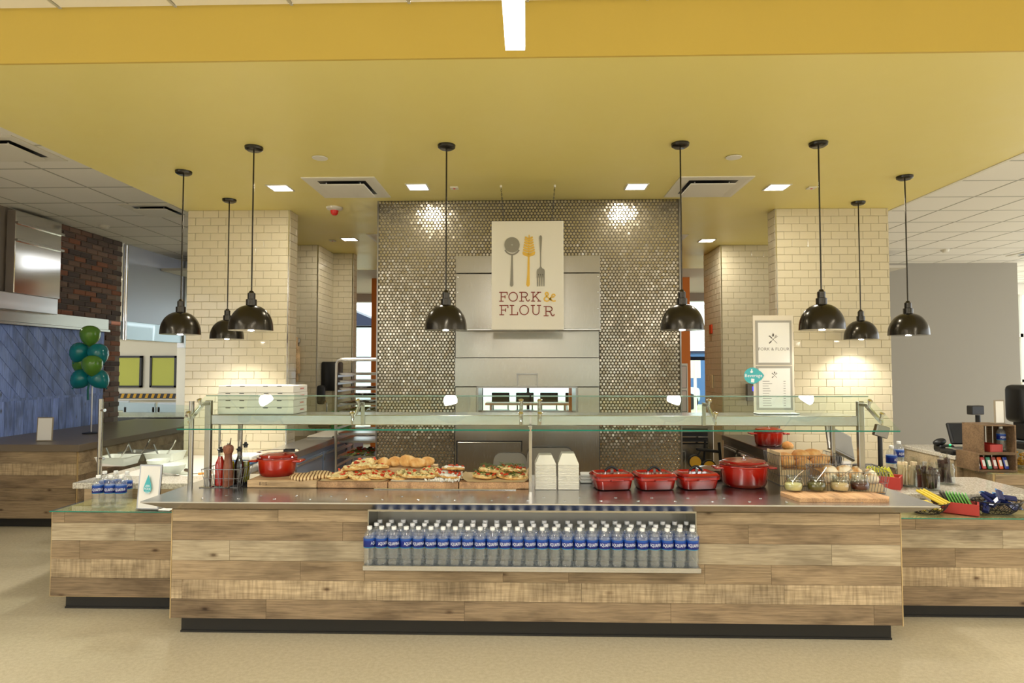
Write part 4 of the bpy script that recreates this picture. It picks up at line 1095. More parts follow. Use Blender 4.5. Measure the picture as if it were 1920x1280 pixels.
def dutch_oven(loc, rx, ry, h, label, mt, lid=True, rz=0, knob=True):
    t = thing('dutch_oven', label, 'pot', loc, rz)
    R = 1.0
    pr = [(0, 0), (.80, 0), (.87, .008), (.93, .03), (.97, h * .8), (1.0, h * .93), (1.03, h * .95), (1.03, h)]
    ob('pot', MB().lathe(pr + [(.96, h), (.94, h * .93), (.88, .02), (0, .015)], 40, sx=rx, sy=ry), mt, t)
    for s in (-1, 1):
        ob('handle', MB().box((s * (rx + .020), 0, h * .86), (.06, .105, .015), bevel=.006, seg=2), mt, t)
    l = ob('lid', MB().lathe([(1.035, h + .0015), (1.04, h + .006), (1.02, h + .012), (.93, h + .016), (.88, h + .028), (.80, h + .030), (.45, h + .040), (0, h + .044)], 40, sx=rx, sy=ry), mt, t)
    if knob: ob('knob', MB().lathe([(.006, h + .043), (.006, h + .054), (.017, h + .058), (.018, h + .064), (0, h + .066)], 16), M['chrome'], l)
    return t
zb_ = ZT + .0515
p = on(506, 896, zb_)
dutch_oven((p.x, p.y + .12, zb_), .134, .112, .118, 'orange-red enamel pot with tongs across its lid', M['orangered'], knob=False)
pl_ = Vector((p.x, p.y + .12, zb_ + .162))
tongs((pl_.x + .02, pl_.y - .02, pl_.z), math.pi + .10, 'tongs with black grips resting on the orange-red pot', .26)

# ---- flatbreads
def flatbread(loc, rot, rx, ry, kind, label, seed):
    t = thing('flatbread', label, 'flatbread', loc, 0, 'flatbreads on the butcher boards')
    t.rotation_euler = rot
    r = random.Random(seed)
    def wob(a, z): return 1 + .05 * math.sin(2 * a + seed) + .035 * math.sin(5 * a + seed * 2)
    ob('crust', MB().lathe([(0, 0), (.90, 0), (1.0, .006), (.99, .014), (.93, .018), (.80, .013), (0, .012)], 28, sx=rx, sy=ry, wob=wob), M['crust'], t, smooth=60)
    def spot():
        a = r.uniform(0, 6.283); q = math.sqrt(r.random()) * .88
        return math.cos(a) * q * rx, math.sin(a) * q * ry
    cz = MB(); 
    for i in range(64):
        x, y = spot(); cz.blob((x, y, .014 + r.uniform(0, .006)), (r.uniform(.010, .018), r.uniform(.010, .018), r.uniform(.006, .012)), None, .5, 5, 7, 5, r.random() * 9)
    stuff('cheese', cz, {'herb': M['cheese'], 'feta': M['feta']}.get(kind, M['cheese']), t)
    tz = MB(); nt = {'tomato': 9, 'herb': 6, 'feta': 11, 'leaf': 15}[kind]
    for i in range(nt):
        x, y = spot(); tz.blob((x, y, .025 + r.uniform(0, .010)), (r.uniform(.009, .016), r.uniform(.007, .012), r.uniform(.004, .008)), (r.uniform(-.5, .5), r.uniform(-.5, .5), r.uniform(0, 3)), .3, 4, 7, 5, r.random() * 9)
    stuff('tomato_pieces', tz, M['tomato'], t)
    if kind in ('herb', 'leaf', 'feta'):
        gz = MB()
        for i in range({'herb': 110, 'leaf': 90, 'feta': 40}[kind]):
            x, y = spot(); a = r.uniform(0, 6.28); L = r.uniform(.02, .042) if kind == 'leaf' else r.uniform(.006, .012); w = L * (.22 if kind == 'leaf' else .5)
            z = .022 + r.uniform(0, .028 if kind == 'leaf' else .006); u = Vector((math.cos(a), math.sin(a), r.uniform(-.4, .6))) * L; v = Vector((-math.sin(a), math.cos(a), r.uniform(-.3, .3))) * w
            c = Vector((x, y, z)); gz.add([c - u * .5, c + v * .5 - u * .1, c + u * .5, c - v * .5 - u * .1, c + Vector((0, 0, .003))], [(0, 1, 4), (1, 2, 4), (2, 3, 4), (3, 0, 4), (0, 3, 2, 1)])
        stuff('leaves', gz, M['green'] if kind == 'leaf' else M['herb'], t)
zq = ZT + .046
YC = YB + .18
def paper(x0, x1, label, mt, z=zq, dy=.0, curl=.03, name='parchment_sheet'):
    t = thing(name, label, 'paper', ((x0 + x1) / 2, YC, z), 0, 'parchment sheets under the flatbreads')
    n, m2 = 14, 8; vs, fs = [], []
    for j in range(m2 + 1):
        for i in range(n + 1):
            u, v = i / n, j / m2
            x = (u - .5) * (x1 - x0) * (1 + .03 * math.sin(v * 9)); y = (v - .5) * .37 + dy
            e = max(0, abs(u - .5) * 2 - .86) / .14; 
            zz = .0005 + curl * e * (.5 + .5 * math.sin(v * 5 + u * 3)) + .0015 * abs(math.sin(u * 14 + v * 6))
            vs.append((x, y, zz))
    off = len(vs); vs += [(a, b, c + .0008) for a, b, c in vs]
    for j in range(m2):
        for i in range(n):
            a = j * (n + 1) + i; fs += [(a, a + n + 1, a + n + 2, a + 1), (off + a, off + a + 1, off + a + n + 2, off + a + n + 1)]
    ob('sheet', MB().add(vs, fs), mt, t, smooth=80)
paper(bx(600), bx(722), 'parchment under the tomato flatbread heap', M['parch'], curl=.006)
paper(bx(733), bx(856), 'white paper under the herb flatbreads', M['whitesheet'], curl=.006)
paper(bx(868), bx(992), 'curled parchment under the leafy flatbreads', M['parch'], curl=.045)
def fb(px, py_, dz, rx, ry, kind, lab, seed, tilt=(0, 0), dy=0.0):
    flatbread((bx(px), YB + .05 + py_, zq + .003 + dz), (tilt[0], tilt[1], rf.uniform(0, 3)), rx, ry, kind, lab, seed)
heap = [(625, .06, 0, 'front left bottom one of the tomato heap'), (668, .05, .0, 'front middle bottom one of the tomato heap'), (703, .07, .004, 'front right bottom one of the tomato heap'),
        (640, .16, .02, 'second layer, left, of the tomato heap'), (682, .15, .024, 'second layer, right, of the tomato heap'), (655, .13, .050, 'third layer, left, of the tomato heap'),
        (690, .15, .052, 'third layer, right, of the tomato heap'), (668, .15, .076, 'topmost one of the tomato heap')]
for i, (px, dy, dz, w) in enumerate(heap):
    fb(px, dy, dz, .098, .078, 'tomato', 'tomato and cheese flatbread, ' + w, i + 1, (rf.uniform(-.06, .12), rf.uniform(-.12, .12)))
mid = [(735, .06, 0, 'herb flatbread folded nearest the bread stand', 'herb'), (760, .05, .020, 'thin herb flatbread lying across its neighbour', 'herb'), (795, .055, .002, 'herb and tomato flatbread in the middle of the boards', 'herb'),
       (800, .12, .024, 'herb flatbread on top of the middle pile', 'herb'), (828, .12, .010, 'feta and tomato flatbread left of the white crumbs', 'feta'), (846, .06, .004, 'feta flatbread with white crumbs at the front', 'feta'), (842, .16, .040, 'topmost feta and tomato flatbread', 'feta')]
for i, (px, dy, dz, lab, kd) in enumerate(mid):
    fb(px, dy, dz, .092, .072, kd, lab, i + 20, (rf.uniform(-.05, .15), rf.uniform(-.15, .15)))
lf = [(905, .09, .004, 'leafy tomato flatbread on the left of the curled parchment'), (960, .09, .004, 'leafy tomato flatbread on the right beside the glass post'), (918, .17, .028, 'leafy flatbread raised at the back left of the parchment'), (958, .18, .034, 'leafy flatbread raised at the back right of the parchment')]
for i, (px, dy, dz, lab) in enumerate(lf):
    fb(px, dy, dz, .108, .085, 'leaf', lab, i + 40, (.08, rf.uniform(-.08, .08)))
# feta crumbs
cr = MB()
for i in range(90):
    cr.blob((rf.gauss(0, .06), rf.gauss(0, .03), rf.uniform(.002, .012)), (rf.uniform(.004, .009),) * 3, None, .4, 5, 6, 4, rf.random() * 9)
c = ob('feta_crumbs', cr, M['feta'], None, (bx(832), YB + .035, zq + .002)); tag(c, 'scattered white feta crumbs at the front of the middle board', 'cheese', kind='stuff')
# grilled flatbreads on the maple board
M['grilled'] = mat('grilled_flatbread', S(226, 186, 128), .7); k = N(M['grilled'])
wv = k.n('ShaderNodeTexWave'); wv.inputs['Scale'].default_value = 14; wv.inputs['Distortion'].default_value = 1.2; wv.inputs['Detail'].default_value = 1.5
k.l(k.coord('Object', (1, .25, 1)), wv.inputs['Vector']); k.col(k.ramp(wv.outputs['Fac'], [(.06, S(92, 54, 26)), (.28, S(214, 164, 98)), (.6, S(240, 212, 160))]))
for px, dy, dz, rx, lab, s in ((588, .11, .006, .085, 'grilled flatbread lying behind on the maple board', 2), (566, .055, .0, .098, 'grilled striped flatbread at the front of the maple board', 1)):
    f = ob('grilled_flatbread', MB().lathe([(0, 0), (.88, 0), (1, .010), (.97, .022), (.8, .028), (0, .030)], 32, sx=rx, sy=.062, wob=lambda a, z: 1 + .05 * math.sin(2 * a + s) + .03 * math.sin(3 * a)), M['grilled'], None, (bx(px), YB + dy, zb_ + .0005 + dz), (.16, 0, .12), smooth=60)
    tag(f, lab, 'flatbread', 'grilled flatbreads on the maple board')
# bread stand with loaves
sx0, sx1 = at(704, 880, YB + .16).x, at(812, 880, YB + .16).x
st = board('bread_stand', 'raised wooden board carrying golden bread loaves', sx0, sx1, YB + .20, YB + .42, ZT + .046, .052, M['board'])
lo = [(719, .05, .056, .042, -.5, 'golden loaf at the left end of the stand'), (740, .09, .058, .046, .6, 'pale golden loaf second from the left on the stand'), (764, .07, .066, .048, -.35, 'largest golden loaf, on top in the middle of the stand'),
      (783, .03, .064, .040, .15, 'long golden loaf lying at the front of the stand'), (801, .08, .054, .042, .9, 'browned loaf at the right end of the stand')]
for i, (px, dy, rx, ry, rz, lab) in enumerate(lo):
    z = ZT + .100; xx = at(px, 870, YB + .2 + dy).x
    f = ob('bread_loaf', MB().blob((0, 0, .033 + (.008 if i == 2 else 0)), (rx, ry, .035 + (.008 if i == 2 else 0)), None, .16, 2.4, 24, 14, i + 1, .94), M['bread'], None, (xx, YB + .21 + dy, z), (0, 0, rz), smooth=80)
    tag(f, lab, 'bread', 'loaves on the raised wooden stand')

# ---- takeout containers
M['fibre'] = mat('white_fibre', S(232, 227, 212), .7)
def takeout(px, label, h):
    p = on(px, 918, ZT)
    t = thing('takeout_containers', label, 'container', (p.x, p.y + .07, ZT + .0005), rf.uniform(-.03, .03), 'white takeout containers nested in two upright piles')
    n = 17; w = .138
    lay = MB().box((0, 0, 0), (w, .15, .0092), bevel=.003).mesh('tray'); lay.materials.append(M['fibre'])
    for i in range(n):
        ob('tray', lay, None, t, (rf.uniform(-.001, .001), rf.uniform(-.0012, .0012), .005 + i * .0098))
    z = n * .0098
    ob('top_tray', MB().add([(-w / 2, -.075, z), (w / 2, -.075, z), (w / 2, .075, z), (-w / 2, .075, z), (-w / 2 + .028, -.05, z + h), (w / 2 - .028, -.05, z + h), (w / 2 - .028, .05, z + h), (-w / 2 + .028, .05, z + h)],
        [(3, 2, 1, 0), (4, 5, 6, 7)] + [(i, (i + 1) % 4, (i + 1) % 4 + 4, i + 4) for i in range(4)]), M['fibre'], t)
takeout(1023, 'pile of white takeout containers beside the glass post', .058)
takeout(1066, 'taller pile of white takeout containers beside the red dishes', .068)
p = on(1103, 906, ZT)
nk = thing('napkin_stack', 'folded white cloth lying behind the first red dish', 'cloth', (p.x + .01, p.y + .05, ZT + .0005))
for i in range(3): ob('fold', MB().box((0, 0, .011 + i * .021), (.13 - i * .004, .11, .020), bevel=.008, seg=2), M['paper'], nk)

# ---- red rectangular dishes
def rrect(w, d, r, n=5):
    P = []
    for (cx, cy, a0) in ((w / 2 - r, d / 2 - r, 0), (-w / 2 + r, d / 2 - r, 90), (-w / 2 + r, -d / 2 + r, 180), (w / 2 - r, -d / 2 + r, 270)):
        P += [(cx + r * math.cos(math.radians(a0 + 90 * i / n)), cy + r * math.sin(math.radians(a0 + 90 * i / n))) for i in range(n + 1)]
    return P
def loft(mb, secs, caps=True):
    n = len(secs[0][0]); vs, fs = [], []
    for P, z in secs: vs += [(a, b, z) for a, b in P]
    for i in range(len(secs) - 1):
        fs += [(i * n + q, i * n + (q + 1) % n, (i + 1) * n + (q + 1) % n, (i + 1) * n + q) for q in range(n)]
    if caps: fs += [tuple(range(n))[::-1], tuple(range((len(secs) - 1) * n, len(secs) * n))]
    return mb.add(vs, fs)
def red_dish(px, py, label):
    p = on(px, py, ZT)
    t = thing('casserole_dish', label, 'dish', (p.x, p.y + .115, ZT + .0005), .19, 'lidded red enamel dishes on the steel top')
    W_, D_, H0 = .262, .215, .082
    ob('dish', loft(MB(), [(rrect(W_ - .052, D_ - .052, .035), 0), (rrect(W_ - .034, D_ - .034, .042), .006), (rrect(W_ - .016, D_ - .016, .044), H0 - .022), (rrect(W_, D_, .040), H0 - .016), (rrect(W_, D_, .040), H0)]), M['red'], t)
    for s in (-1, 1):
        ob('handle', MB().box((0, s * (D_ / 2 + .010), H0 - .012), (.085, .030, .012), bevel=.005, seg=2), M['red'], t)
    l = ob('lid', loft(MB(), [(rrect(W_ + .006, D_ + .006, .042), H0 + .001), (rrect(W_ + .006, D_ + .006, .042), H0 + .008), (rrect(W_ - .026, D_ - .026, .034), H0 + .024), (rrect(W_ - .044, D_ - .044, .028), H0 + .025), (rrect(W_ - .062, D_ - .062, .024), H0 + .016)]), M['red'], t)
    z = H0 + .016
    ob('handle_strap', MB().tube([(-.048 + .096 * q / 10, 0, z + .012 + .030 * math.sin(math.pi * q / 10)) for q in range(11)], [.006] + [.0085] * 9 + [.006], 8), M['black'], l)
    for x in (-.046, .046): ob('handle_post', MB().cyl((x, 0, z), (x, 0, z + .018), .007, n=10), M['chrome'], l)
    ob('lid_clip', MB().box((.0, -.012, z + .016), (.018, .016, .030), bevel=.004), M['darksteel'], l)
red_dish(1151, 921, 'lidded red dish nearest the white container piles')
red_dish(1233, 921, 'middle lidded red dish of the three')
red_dish(1314, 920, 'lidded red dish nearest the big round red pot')
# trivet wire under the middle dish
# ---- plates behind and the big round pot
p = on(1345, 902, ZT)
plm = MB().lathe([(0, 0), (.07, 0), (.075, .003), (.115, .010), (.118, .013), (.113, .0135), (.075, .0065), (0, .005)], 36).mesh('plate'); plm.materials.append(M['chrome'])
for i in range(8):
    o = ob('steel_plate', plm, None, None, (p.x + rf.uniform(-.003, .003), p.y + .12, ZT + .0005 + i * .0085), smooth=40)
    tag(o, ['lowest', 'second', 'third', 'fourth', 'fifth', 'sixth', 'seventh', 'topmost'][i] + ' shiny plate, counted upward, in the pile behind the round red pot', 'plate', 'shiny plates behind the round red pot')
p = on(1409, 918, ZT)
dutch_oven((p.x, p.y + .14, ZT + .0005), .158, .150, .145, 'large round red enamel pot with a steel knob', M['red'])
p = on(1464, 904, ZT)
wb = ob('wood_block', MB().box((0, 0, .03), (.10, .09, .06), bevel=.004), M['board'], None, (p.x, p.y + .05, ZT + .0005)); tag(wb, 'small pale wooden block beside the bread basket', 'block')

# ---- bread baskets
def roll(loc, s, rz, label, mt, seed, group):
    f = ob('bread_roll', MB().blob((0, 0, 0), (s[0], s[1], s[2]), None, .16, 2.2, 20, 12, seed, .9), mt, None, loc, (0, 0, rz), smooth=80)
    tag(f, label, 'bread roll', group)
M['roll'] = mat('soft_roll', S(214, 150, 80), .55); k = N(M['roll']); k.col(k.ramp(k.noise(k.coord('Object', (8, 8, 8)), 1.8, 3, .5), [(.3, S(186, 112, 46)), (.55, S(222, 164, 92)), (.75, S(240, 204, 142))]))
M['floured'] = mat('floured_roll', S(236, 214, 176), .75); k = N(M['floured']); k.col(k.ramp(k.noise(k.coord('Object', (6, 6, 6)), 3, 3, .5), [(.36, S(206, 150, 84)), (.52, S(244, 226, 192)), (.7, S(250, 240, 220))]))
p1 = Vector((1.915, 4.40, ZT + .0005))
kb = thing('bread_basket', 'taller wire basket lined with parchment and filled with golden rolls', 'basket', p1)
wire_basket(kb, .40, .22, .205, .020, .016, .0016, rows=2)
ob('liner', MB().span((-.200, -.112, .006), (-.194, .112, .222)).span((-.196, .105, .006), (.190, .112, .215)).span((-.198, -.112, .004), (.196, .11, .007)), M['parch'], kb)
ob('inner_box', MB().span((-.188, -.100, .010), (.185, .100, .105)), M['parch'], kb)
rl_ = [(-.13, -.05, .15, 'golden roll at the left front of the tall basket'), (-.02, -.055, .14, 'golden roll low in the middle front of the tall basket'), (.09, -.05, .145, 'large golden roll at the right front of the tall basket'), (-.10, .04, .165, 'golden roll at the left back of the tall basket'),
       (.00, .03, .185, 'golden roll on top in the middle of the tall basket'), (.085, .04, .19, 'golden roll on top at the right of the tall basket'), (.145, .03, .16, 'golden roll at the far right of the tall basket')]
for i, (x, y, z, lab) in enumerate(rl_): roll(p1 + Vector((x, y, z)), (.062, .048, .040), rf.uniform(-.6, .6), lab, M['roll'], i + 1, 'golden rolls in the taller basket')
p2 = Vector((2.085, 4.135, ZT + .0005))
kb = thing('bread_basket', 'lower wire basket lined with kraft paper and filled with floured rolls', 'basket', p2)
wire_basket(kb, .40, .17, .135, .020, .018, .0016, rows=1, back=.02)
ob('liner', MB().span((-.202, -.086, .005), (-.196, .086, .14)).span((-.20, -.086, .004), (.196, .086, .007)).span((-.198, .080, .004), (.196, .086, .13)), mat('kraft_paper', S(196, 150, 96), .7), kb)
ob('inner_box', MB().span((-.19, -.080, .009), (.19, .078, .055)), M['parch'], kb)
for i, (x, y, z, w) in enumerate([(-.13, -.035, .09, 'at the left front'), (-.05, -.04, .085, 'second from the left in front'), (.04, -.035, .09, 'in the middle front'), (.13, -.04, .085, 'at the right front'), (-.09, .04, .12, 'at the left back'), (.0, .035, .125, 'in the middle back'), (.09, .035, .12, 'right of the middle at the back'), (.155, .03, .10, 'at the far right back')]):
    roll(p2 + Vector((x, y, z)), (.052, .040, .036), rf.uniform(-.7, .7), 'floured roll %s of the lower basket' % w, M['floured'], i + 11, 'floured rolls in the lower basket')

# ---- jar board
p = on(1560, 937, ZT); JY = 3.80
jb = thing('jar_board', 'wooden board with a bark edge holding four jars of spread', 'board', (2.0, JY + .1, ZT + .0005))
x0, x1 = at(1497, 935, JY).x - 2.0, at(1668, 930, JY + .03).x - 2.0; xb = at(1461, 918, JY + .2).x - 2.0
ob('slab', MB().prism([(x0, -.115), (x1 - .03, -.115), (x1 + .01, -.05), (x1 - .02, .10), (xb + .02, .115), (xb - .005, .07)], 0, .022), M['boardblock'], jb)
def jar(px, py, fill, label, spoon=None, chunky=False):
    z = ZT + .0232; p = on(px, py, z)
    t = thing('spread_jar', label, 'jar', (p.x, p.y + .05, z), 0, 'glass clip jars of spread on the wooden board')
    pr = [(0, .002), (.040, .0), (.052, .008), (.057, .025), (.055, .048), (.046, .064), (.042, .070), (.042, .078), (.046, .081), (.046, .094), (.0445, .095)]
    ob('glass_body', MB().lathe(pr + [(.043, .094), (.040, .080), (.040, .071), (.052, .046), (.053, .025), (.048, .010), (0, .006)], 32), M['jar'], t)
    ob('spread', MB().lathe([(0, .007), (.046, .0105), (.0522, .026), (.0515, .044), (.046, .050), (0, .054)], 28, wob=(lambda a, zz: 1 - .02 * abs(math.sin(7 * a))) if chunky else None), fill, t)
    ob('clip', MB().tube([(.046, -.006, .088), (.056, -.012, .06), (.058, -.012, .035), (.052, -.006, .03), (.052, .006, .03), (.058, .012, .035), (.056, .012, .06), (.046, .006, .088)], .0014, 6), M['chrome'], t)
    ob('band', MB().tube([(.0465 * math.cos(a), .0465 * math.sin(a), .074) for a in (i * math.pi / 12 for i in range(24))], .0014, 5, True), M['chrome'], t)
    if spoon:
        ob('spoon', MB().tube([(-.01, 0, .05), (.03, 0, .10), (.03 + spoon[0] * .06, spoon[1], .10 + spoon[2])], [.003, .003, .0055], 8), M['chrome'], t)
FILL = [mat('butter_spread', S(232, 220, 150), .35), mat('pesto_spread', S(108, 100, 44), .5), mat('honey_butter', S(226, 196, 140), .35), mat('dark_relish', S(84, 30, 14), .35)]
jar(1494, 923, FILL[0], 'clip jar of pale butter at the left end of the jar board', (.6, 0, .03))
jar(1538, 923, FILL[1], 'clip jar of green spread second on the jar board', (.6, 0, .05), True)
jar(1582, 923, FILL[2], 'clip jar of beige spread third on the jar board', (.8, 0, .035))
jar(1620, 922, FILL[3], 'clip jar of dark red relish at the right end of the jar board', (.8, 0, .04), True)

# ================================================================== ON THE GUARD SHELF
SZ = 1.3385
# pizza boxes
M['boxwhite'] = mat('white_card', S(228, 224, 212), .65); M['boxside'] = mat('card_inner', S(150, 140, 120), .8)
PBW, PBH = .262, .0485
pz_body = MB().box((0, 0, PBH / 2), (PBW, PBW, PBH - .0015), bevel=.002).mesh('pizza_box'); pz_body.materials.append(M['boxwhite'])
slot = MB().box((0, 0, 0), (.032, .0015, .005)).mesh('tab_slot'); slot.materials.append(M['black'])
tmz = MB()
for q in range(6): tmz.box((0, -.030 + q * .012, 0), (.0004, .009, .011))
zme = tmz.mesh('red_mark', 0); zme.materials.append(mat('red_print', S(200, 120, 110), .6))
tmd = MB()
for q in (-.045, .045):
    for z in (-.007, .007): tmd.box((0, q, z), (.0004, .004, .004))
dme = tmd.mesh('corner_dots', 0); dme.materials.append(M['darksteel'])
for sx_i, (px, nm) in enumerate(((443.5, 'left'), (514, 'right'))):
    X = at(px, 745, 4.165).x
    for i in range(4):
        dx, dy, rz = rf.uniform(-.004, .004), rf.uniform(0, .006), rf.uniform(-.012, .012)
        b = ob('pizza_box', pz_body, None, None, (X + dx, 4.165 + PBW / 2 + dy, SZ + .0005 + i * PBH), (0, 0, rz))
        tag(b, '%s white pizza box of the %s pile on the guard shelf' % (['lowest', 'second lowest', 'second highest', 'topmost'][i], nm), 'pizza box', 'white pizza boxes on the guard shelf')
        for q in (-.06, .035): ob('tab_slot', slot, None, b, (q, -PBW / 2 - .0002, PBH - .0045))
        ob('red_mark', zme, None, b, (PBW / 2 + .0004, .03, PBH / 2)); ob('corner_dots', dme, None, b, (PBW / 2 + .0004, .03, PBH / 2))
# menu stand
MY = 4.32
mx0, mx1 = at(1413, 690, MY).x, at(1489, 690, MY).x; mw = mx1 - mx0; mcx = (mx0 + mx1) / 2
ms = thing('menu_stand', 'clear stand with two grey-framed FORK & FLOUR menu sheets', 'menu board', (mcx, MY, SZ + .0005))
H_ = at(1450, 591, MY).z - SZ
ob('panel', MB().box((0, .004, H_ / 2), (mw, .006, H_), bevel=.001), mat('milky_acrylic', S(226, 216, 196), .2), ms)
ob('foot', MB().box((-.002, -.035, .005), (mw, .10, .008), bevel=.003), mat('clear_foot', S(214, 218, 214), .15), ms)
gf, inkm = mat('frame_grey', S(164, 160, 150), .5), mat('ink_grey', S(104, 98, 92), .6)
pxm = mw / 76.0
def mz(py): return H_ - (py - 591) * pxm
for (t0, t1) in ((601, 685), (687.5, 770)):
    ob('frame', MB().span((-.030 * mw * 0 + (1417.5 - 1451) * pxm, -.0035, mz(t1)), ((1485 - 1451) * pxm, .0008, mz(t0))), gf, ms)
    ob('sheet', MB().span(((1422 - 1451) * pxm, -.0042, mz(t1 - 4)), ((1481 - 1451) * pxm, -.0034, mz(t0 + 4))), M['paper'], ms)
def crest(cx, cy, s):
    e = MB(); ya_, yb_ = -.0048, -.0042
    X_ = lambda u: (cx - 1451 + u * s) * pxm
    Z_ = lambda v: mz(cy - v * s)
    def rb(pts, w): ribbon(e, [(X_(a), Z_(b)) for a, b in pts], w * s * pxm, ya_, yb_)
    rb([(.9, -.9), (-.35, .35)], .10); rb([(-.35, .35), (-.8, .8)], .26); rb([(-.8, .8), (-.95, .75)], .18)
    rb([(-.5, -.5), (.45, .45)], .10); rb([(-.5, -.5), (-.85, -.85)], .30)
    for q in (-.18, 0, .18): rb([(.45 + q * .5, .45 - q * .5), (.9 + q, .9 - q)], .09)
    e.prism([(X_(a), Z_(b)) for a, b in ((0, .62), (-.22, .78), (-.25, 1.02), (-.12, 1.3), (.02, 1.62), (.06, 1.3), (.2, 1.42), (.26, 1.05), (.2, .78))], ya_, yb_, 'XZ')
    ob('crest', e, inkm, ms, smooth=0)
crest(1450, 637, 8.0); crest(1451.5, 705, 5.0)
tq = text_mb('FORK & FLOUR', .030, spacing=1.05); ob('lettering', tq, inkm, ms, ((1451 - 1451) * pxm, -.0043, mz(655.5)), smooth=0)
ln = MB()
for i in range(11):
    z = mz(716 + i * 4.6); 
    ln.span(((1429 - 1451) * pxm, -.0046, z - .0014), ((1429 + rf.uniform(10, 18) - 1451) * pxm, -.0042, z + .0014)).span(((1468 - 1451) * pxm, -.0046, z - .0014), ((1472 - 1451) * pxm, -.0042, z + .0014))
stuff('menu_lines', ln, inkm, ms, 0)
sk = thing('drop_sticker', 'teal drop-shaped Beverage sticker hanging off the menu stand', 'sticker', (at(1411, 704, MY - .012).x, MY - .012, at(1411, 704, MY).z))
teal = mat('teal_print', S(72, 178, 186), .5)
dp_ = [(.058 * math.cos(a), .056 * math.sin(a)) for a in (math.radians(q) for q in range(38, 323, 12))] + [(.062, -.026), (.072, -.010), (.078, .002), (.070, .014), (.058, .028)]
ob('disc', MB().prism(dp_, -.001, .001, 'XZ'), teal, sk)
e = MB().prism([(-.012, -.045), (.010, -.047), (.012, -.022), (-.010, -.020)], -.0018, -.001, 'XZ').prism([(-.012, .018), (.0, .020), (.004, .028), (-.002, .034), (-.002, .046), (-.008, .046), (-.009, .034), (-.016, .028)], -.0018, -.001, 'XZ')
ob('bottle_print', e, M['print'], sk)
ob('lettering', text_mb('Beverage', .033), M['print'], sk, (.006, -.0022, .0), smooth=0)
# ================================================================== BEHIND THE COUNTER
M['daylit_steel'] = mat('daylight_tinted_steel', S(150, 166, 194), .35, .35)  # plain steel; the cool window daylight on it is painted into the colour
def prep_table(x0, x1, y0, y1, face, label, doors, topmat, mt):
    og = ((x0 + x1) / 2, (y0 + y1) / 2, 0)
    t = thing('prep_table', label, 'table', og)
    fx = x1 if face > 0 else x0
    ob('body', MB(og).span((x0 + .02, y0 + .01, .12), (x1 - .02, y1 - .01, .84)), mt, t)
    ob('worktop', MB(og).span((x0, y0, .84), (x1, y1, .90), bevel=.004), topmat, t)
    for i in range(4): ob('leg', MB(og).cyl((x0 + .05 if i % 2 else x1 - .05, y0 + .06 if i < 2 else y1 - .06, 0), (x0 + .05 if i % 2 else x1 - .05, y0 + .06 if i < 2 else y1 - .06, .12), .02, n=10), M['darksteel'], t)
    L = (y1 - y0 - .06) / doors
    for i in range(doors):
        a = y0 + .03 + i * L
        for z0, z1 in ((.50, .80), (.16, .47)):
            d = ob('door', MB(og).span((fx - .02 * face, a + .02, z0), (fx - .004 * face, a + L - .02, z1), bevel=.004), mt, t)
            ob('handle', MB(og).span((fx - .004 * face, a + .05, z1 - .035), (fx + .012 * face, a + L - .05, z1 - .015), bevel=.003), M['steel_rack'], d)
            ob('hinge', MB(og).cyl((fx - .002 * face, a + .03, z1 - .09), (fx - .002 * face, a + .03, z1 - .05), .008, n=8), M['darksteel'], d)
    return t
prep_table(-2.37, -2.06, 5.42, 7.8, 1, 'steel prep table with drawers along the left passage', 3, M['steel_rack'], M['daylit_steel'])
prep_table(2.16, 2.45, 5.5, 7.0, -1, 'dark steel prep table along the right passage', 3, M['darksteel'], M['darksteel'])
wbd = ob('cutting_board', MB().box((0, 0, .010), (.27, .70, .018), bevel=.004), M['whitesheet'], None, (-2.215, 6.9, .9005)); tag(wbd, 'white cutting board on the steel prep table', 'board')
gbx = thing('green_bin', 'green plastic bin on the prep table behind the shelf', 'bin', (-2.22, 7.40, .9005))
ob('tub', loft(MB(), [(rrect(.22, .24, .03), 0), (rrect(.26, .28, .03), .20), (rrect(.28, .30, .03), .205), (rrect(.28, .30, .03), .22)]), mat('green_plastic', S(22, 110, 48), .4), gbx)
dutch_oven((2.315, 6.05, .9005), .135, .125, .135, 'red enamel pot on the dark prep table at the back', M['red'])
f = ob('bread_roll', MB().blob((0, 0, .04), (.05, .05, .042), None, .12, 2, 18, 12, 3, .92), M['roll'], None, (2.36, 5.72, .9005), smooth=80); tag(f, 'single golden roll on the dark prep table', 'bread roll')
# ---- sheet pan rack
RX0, RX1, RY0, RY1 = -2.00, -1.47, 6.42, 7.05
og = (RX0 + .26, RY0 + .3, 0)
rk = thing('pan_rack', 'tall aluminium sheet pan rack beside the metal tile wall', 'rack', og)
for x in (RX0, RX1):
    for y in (RY0, RY1):
        ob('upright', MB(og).tube([(x, y, .12), (x, y, 1.69), (x + (.02 if x == RX0 else -.02), y, 1.725), (x + (.05 if x == RX0 else -.05), y, 1.735)], .016, 8), M['steel_rack'], rk)
for y in (RY0, RY1): ob('top_bar', MB(og).cyl((RX0 + .045, y, 1.735), (RX1 - .045, y, 1.735), .016, n=8), M['steel_rack'], rk)
for i in range(18):
    z = .22 + i * .078
    for x in (RX0, RX1): ob('slide', MB(og).span((x - .004 if x == RX1 else x - .012, RY0, z), (x + .012 if x == RX1 else x + .004, RY1, z + .022)), M['steel_rack'], rk)
for i, (x, y) in enumerate(((RX0, RY0), (RX1, RY0), (RX0, RY1), (RX1, RY1))):
    ob('caster', MB(og).cyl((x - .012, y, .05), (x + .012, y, .05), .05, n=18).cyl((x, y, .10), (x, y, .13), .012, n=8), M['black'], rk)
